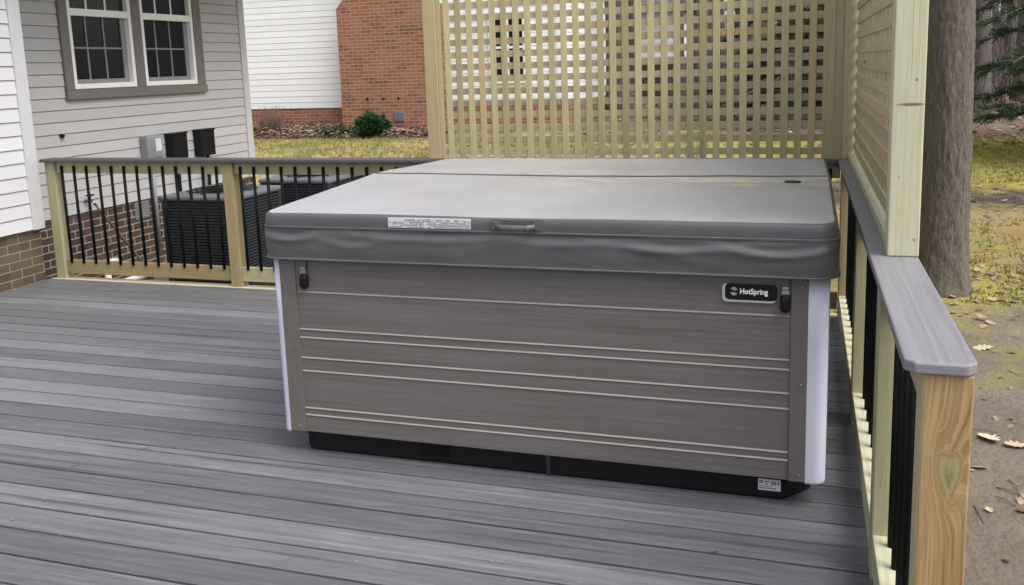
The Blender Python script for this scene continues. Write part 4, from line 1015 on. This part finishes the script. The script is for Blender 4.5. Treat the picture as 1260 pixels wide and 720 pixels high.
# shrubs by the neighbour house
def shrub(name, label, cat, x, y, rx, rz, n, mat, lf, seed):
    rn = random.Random(seed); z0 = gz(x, y); t = thing(name, label, cat, (x, y, z0)); m = MB(); mw = MB()
    for _ in range(26):
        a = rn.uniform(0, 2 * PI); e_ = Vector((x + math.cos(a) * rx * rn.uniform(.2, .85), y + math.sin(a) * rx * rn.uniform(.2, .85), z0 + rz * rn.uniform(.7, 1.7))); mw.tube([(x, y, z0 - .03), Vector((x, y, z0)).lerp(e_, .5) + Vector((0, 0, .05)), e_], [.012, .008, .003], 4, False, .5)
    for _ in range(n):
        while True:
            v = Vector((rn.uniform(-1, 1), rn.uniform(-1, 1), rn.uniform(-1, 1)))
            if .35 < v.length < 1: break
        bumpy = 1 + .5 * noise.noise(v * 2.6 + Vector((seed, 0, 0)))
        p = Vector((x + v.x * rx * bumpy, y + v.y * rx * bumpy, z0 + rz * 1.0 + v.z * rz * bumpy)); d_ = (v + Vector((rn.uniform(-.7, .7), rn.uniform(-.7, .7), rn.uniform(-.2, .9)))).normalized()
        s_ = d_.cross(Vector((rn.uniform(-1, 1), rn.uniform(-1, 1), rn.uniform(-1, 1)))).normalized() * lf * .3; L = lf * rn.uniform(.7, 1.3)
        m.face([p, p + d_ * L * .5 + s_, p + d_ * L, p + d_ * L * .5 - s_], [(0, 0)] * 4, rn.random())
    m.build('foliage', mat, t); mw.build('stems', M['twig'], t); return t
shrub('evergreen_shrub', 'round dark green shrub in front of the red brick chimney', 'shrub', -6.20, 13.0, .30, .21, 2800, M['shrub'], .075, 3)
shrub('groundcover_plant', 'low grey green plant in the mulch at the corner of the chimney', 'plant', -7.10, 13.2, .36, .07, 420, M['shrub'], .06, 8)
rn = random.Random(14); t = thing('bare_shrub', 'leafless brown twiggy shrub against the brick foundation', 'shrub', (-8.75, 13.4, gz(-8.75, 13.4))); m = MB()
for _ in range(150):
    a = rn.uniform(0, 2 * PI); x, y = -8.75 + rn.uniform(-.3, .3), 13.4 + rn.uniform(-.12, .12); L = rn.uniform(.3, .62); p = Vector((x, y, gz(x, y))); e_ = p + Vector((math.cos(a) * .35 * rn.random(), math.sin(a) * .25 * rn.random(), L)); m.tube([p, p.lerp(e_, .5) + Vector((rn.uniform(-.05, .05), 0, 0)), e_], [.007, .005, .002], 4, False, rn.random())
m.build('twigs', M['twig'], t)

# mulch bed, leaves and grass
OAK = [(0, -.5), (.10, -.34), (.24, -.30), (.14, -.16), (.36, -.06), (.20, .06), (.40, .20), (.20, .26), (.20, .42), (0, .52), (-.20, .42), (-.20, .26), (-.38, .18), (-.20, .06), (-.36, -.08), (-.14, -.16), (-.24, -.30), (-.10, -.34)]
def leafm(m, x, y, z, s_, a, rn, tone, simple=False):
    ca, sa = math.cos(a), math.sin(a); tx, ty = rn.uniform(-.3, .3), rn.uniform(-.3, .3); cu_ = rn.uniform(-.5, .9)
    P_ = OAK if not simple else [(0, -.5), (.3, -.1), (.25, .3), (0, .5), (-.28, .25), (-.3, -.15)]
    pts = []
    for u, v in P_:
        zz = (u * tx + v * ty) + cu_ * (u * u) + .35 * cu_ * v * v
        pts.append((x + s_ * (u * ca - v * sa), y + s_ * (u * sa + v * ca), z + s_ * zz))
    c_ = (x, y, z)
    for i in range(len(pts)): m.face([c_, pts[i], pts[(i + 1) % len(pts)]], [(0, 0)] * 3, tone, 0, False)
def scatter(name, n, region, mat, smin, smax, seed, test=None, simple=True, lift=.012, tones=(0, 1)):
    m = MB(); rn = random.Random(seed); c_ = 0
    while c_ < n:
        x, y = rn.uniform(*region[0]), rn.uniform(*region[1])
        if test and not test(x, y, rn): continue
        leafm(m, x, y, gz(x, y) + rn.uniform(.004, lift), rn.uniform(smin, smax), rn.uniform(0, 2 * PI), rn, rn.uniform(*tones), simple); c_ += 1
    return kind(m.build(name, mat), 'stuff')
outdeck = lambda x, y, rn: not (-4.2 < x < 2.45 and y < 2.55)
scatter('fallen_leaves', 420, ((2.45, 5.2), (-2, 4.5)), M['litter'], .03, .085, 41, None, False, .015)
scatter('fallen_leaves', 650, ((2.4, 7), (4.5, 11)), M['litter'], .035, .085, 42, lambda x, y, rn: rn.random() < (1 if 7.2 < y < 8.9 else .45), True, .02)
scatter('fallen_leaves', 2600, ((-4, 9), (11.5, 22)), M['litter_pink'], .07, .13, 43, lambda x, y, rn: x > -2.3 or y < 13.4, True, .04)
scatter('fallen_leaves', 3200, ((-11, -4.6), (12.75, 13.95)), M['litter_pink'], .06, .12, 44, None, True, .16, (.0, .9))
scatter('fallen_leaves', 500, ((-4.3, 2.3), (2.5, 4.6)), M['litter'], .06, .11, 45, None, True, .03, (0, .6))
def tufts(name, n, region, mat, seed, hmin, hmax, test=None):
    m = MB(); rn = random.Random(seed); c_ = 0
    while c_ < n:
        x, y = rn.uniform(*region[0]), rn.uniform(*region[1])
        den = noise.noise(Vector((x * .9, y * .9, seed)))
        if den < rn.uniform(-.5, .35) or (test and not test(x, y, rn)): continue
        z = gz(x, y); t = min(1, max(0, .5 + .6 * noise.noise(Vector((x * .35, y * .35, 2))) + rn.uniform(-.25, .25)))
        for _ in range(4):
            a = rn.uniform(0, 2 * PI); L = rn.uniform(hmin, hmax); lx, ly = rn.uniform(-.6, .6) * L, rn.uniform(-.6, .6) * L; w_ = .007
            px, py = x + rn.uniform(-.04, .04), y + rn.uniform(-.04, .04); s_ = (math.cos(a) * w_, math.sin(a) * w_)
            m.face([(px - s_[0], py - s_[1], z - .005), (px + s_[0], py + s_[1], z - .005), (px + lx, py + ly, z + L)], [(0, 0)] * 3, t)
        c_ += 1
    return kind(m.build(name, mat), 'stuff')
tufts('lawn_grass', 15000, ((-11, .5), (5.0, 12.9)), M['grass'], 51, .03, .075)
tufts('moss_grass', 7000, ((2.4, 7.5), (4.3, 12.8)), M['moss'], 52, .015, .045, lambda x, y, rn: not (7.1 < y < 8.9))
# single pale leaves that stand out on the soil beside the end post
rn = random.Random(77)
for x, y, s_, a, lab in ((2.945, 1.77, .15, .4, 'large pale oak leaf on the soil touching its twin, nearest the end post'), (3.06, 1.70, .12, 1.6, 'large pale oak leaf on the soil, right hand one of the touching pair'),
                         (2.80, .95, .05, .3, 'small pinkish round leaf on the bare soil right of the knotty post'), (2.93, .62, .10, 1.2, 'pale curled leaf on the soil at the bottom right corner'), (3.18, 3.35, .13, 1.4, 'pale leaf on the soil beyond the corner of the railing cap'), (3.42, 4.42, .11, .2, 'pale leaf on the ground right of the tree trunk base')):
    m = MB(); leafm(m, x, y, gz(x, y) + .012, s_, a, rn, rn.random()); tag(m.build('oak_leaf', M['leaf_pale']), lab, 'leaf', 'pale leaves on the soil')

m = MB(); rn = random.Random(61)
for _ in range(70):
    x, y = rn.uniform(-3.4, 2.1), rn.uniform(-2.6, 2.2)
    if -.15 < x < 2.15 and y > -.16: continue
    if rn.random() < .55: leafm(m, x, y, .004, rn.uniform(.008, .026), rn.uniform(0, 6), rn, rn.random(), True)
    else:
        a = rn.uniform(0, 6); L = rn.uniform(.01, .035); m.tube([(x, y, .003), (x + L * math.cos(a), y + L * math.sin(a), .004)], .0014, 5, True, rn.random())
kind(m.build('deck_debris', M['litter']), 'stuff')

scatter('fallen_leaves', 130, ((2.5, 4.2), (3.9, 5.6)), M['litter'], .04, .09, 46, lambda x, y, rn: .24 < math.hypot(x - 3.1, y - 4.68) < .9, False, .03)
m = MB(); rn = random.Random(62)
for _ in range(260):
    x, y = rn.uniform(2.45, 5.5), rn.uniform(-1.5, 8); a = rn.uniform(0, 6); L = rn.uniform(.04, .22); z = gz(x, y) + .006; b_ = rn.uniform(-.3, .3)
    m.tube([(x, y, z), (x + .5 * L * math.cos(a), y + .5 * L * math.sin(a), z + .006), (x + L * math.cos(a + b_), y + L * math.sin(a + b_), z)], [.003, .0026, .0015], 5, True, rn.random())
kind(m.build('fallen_twigs', M['twig']), 'stuff')
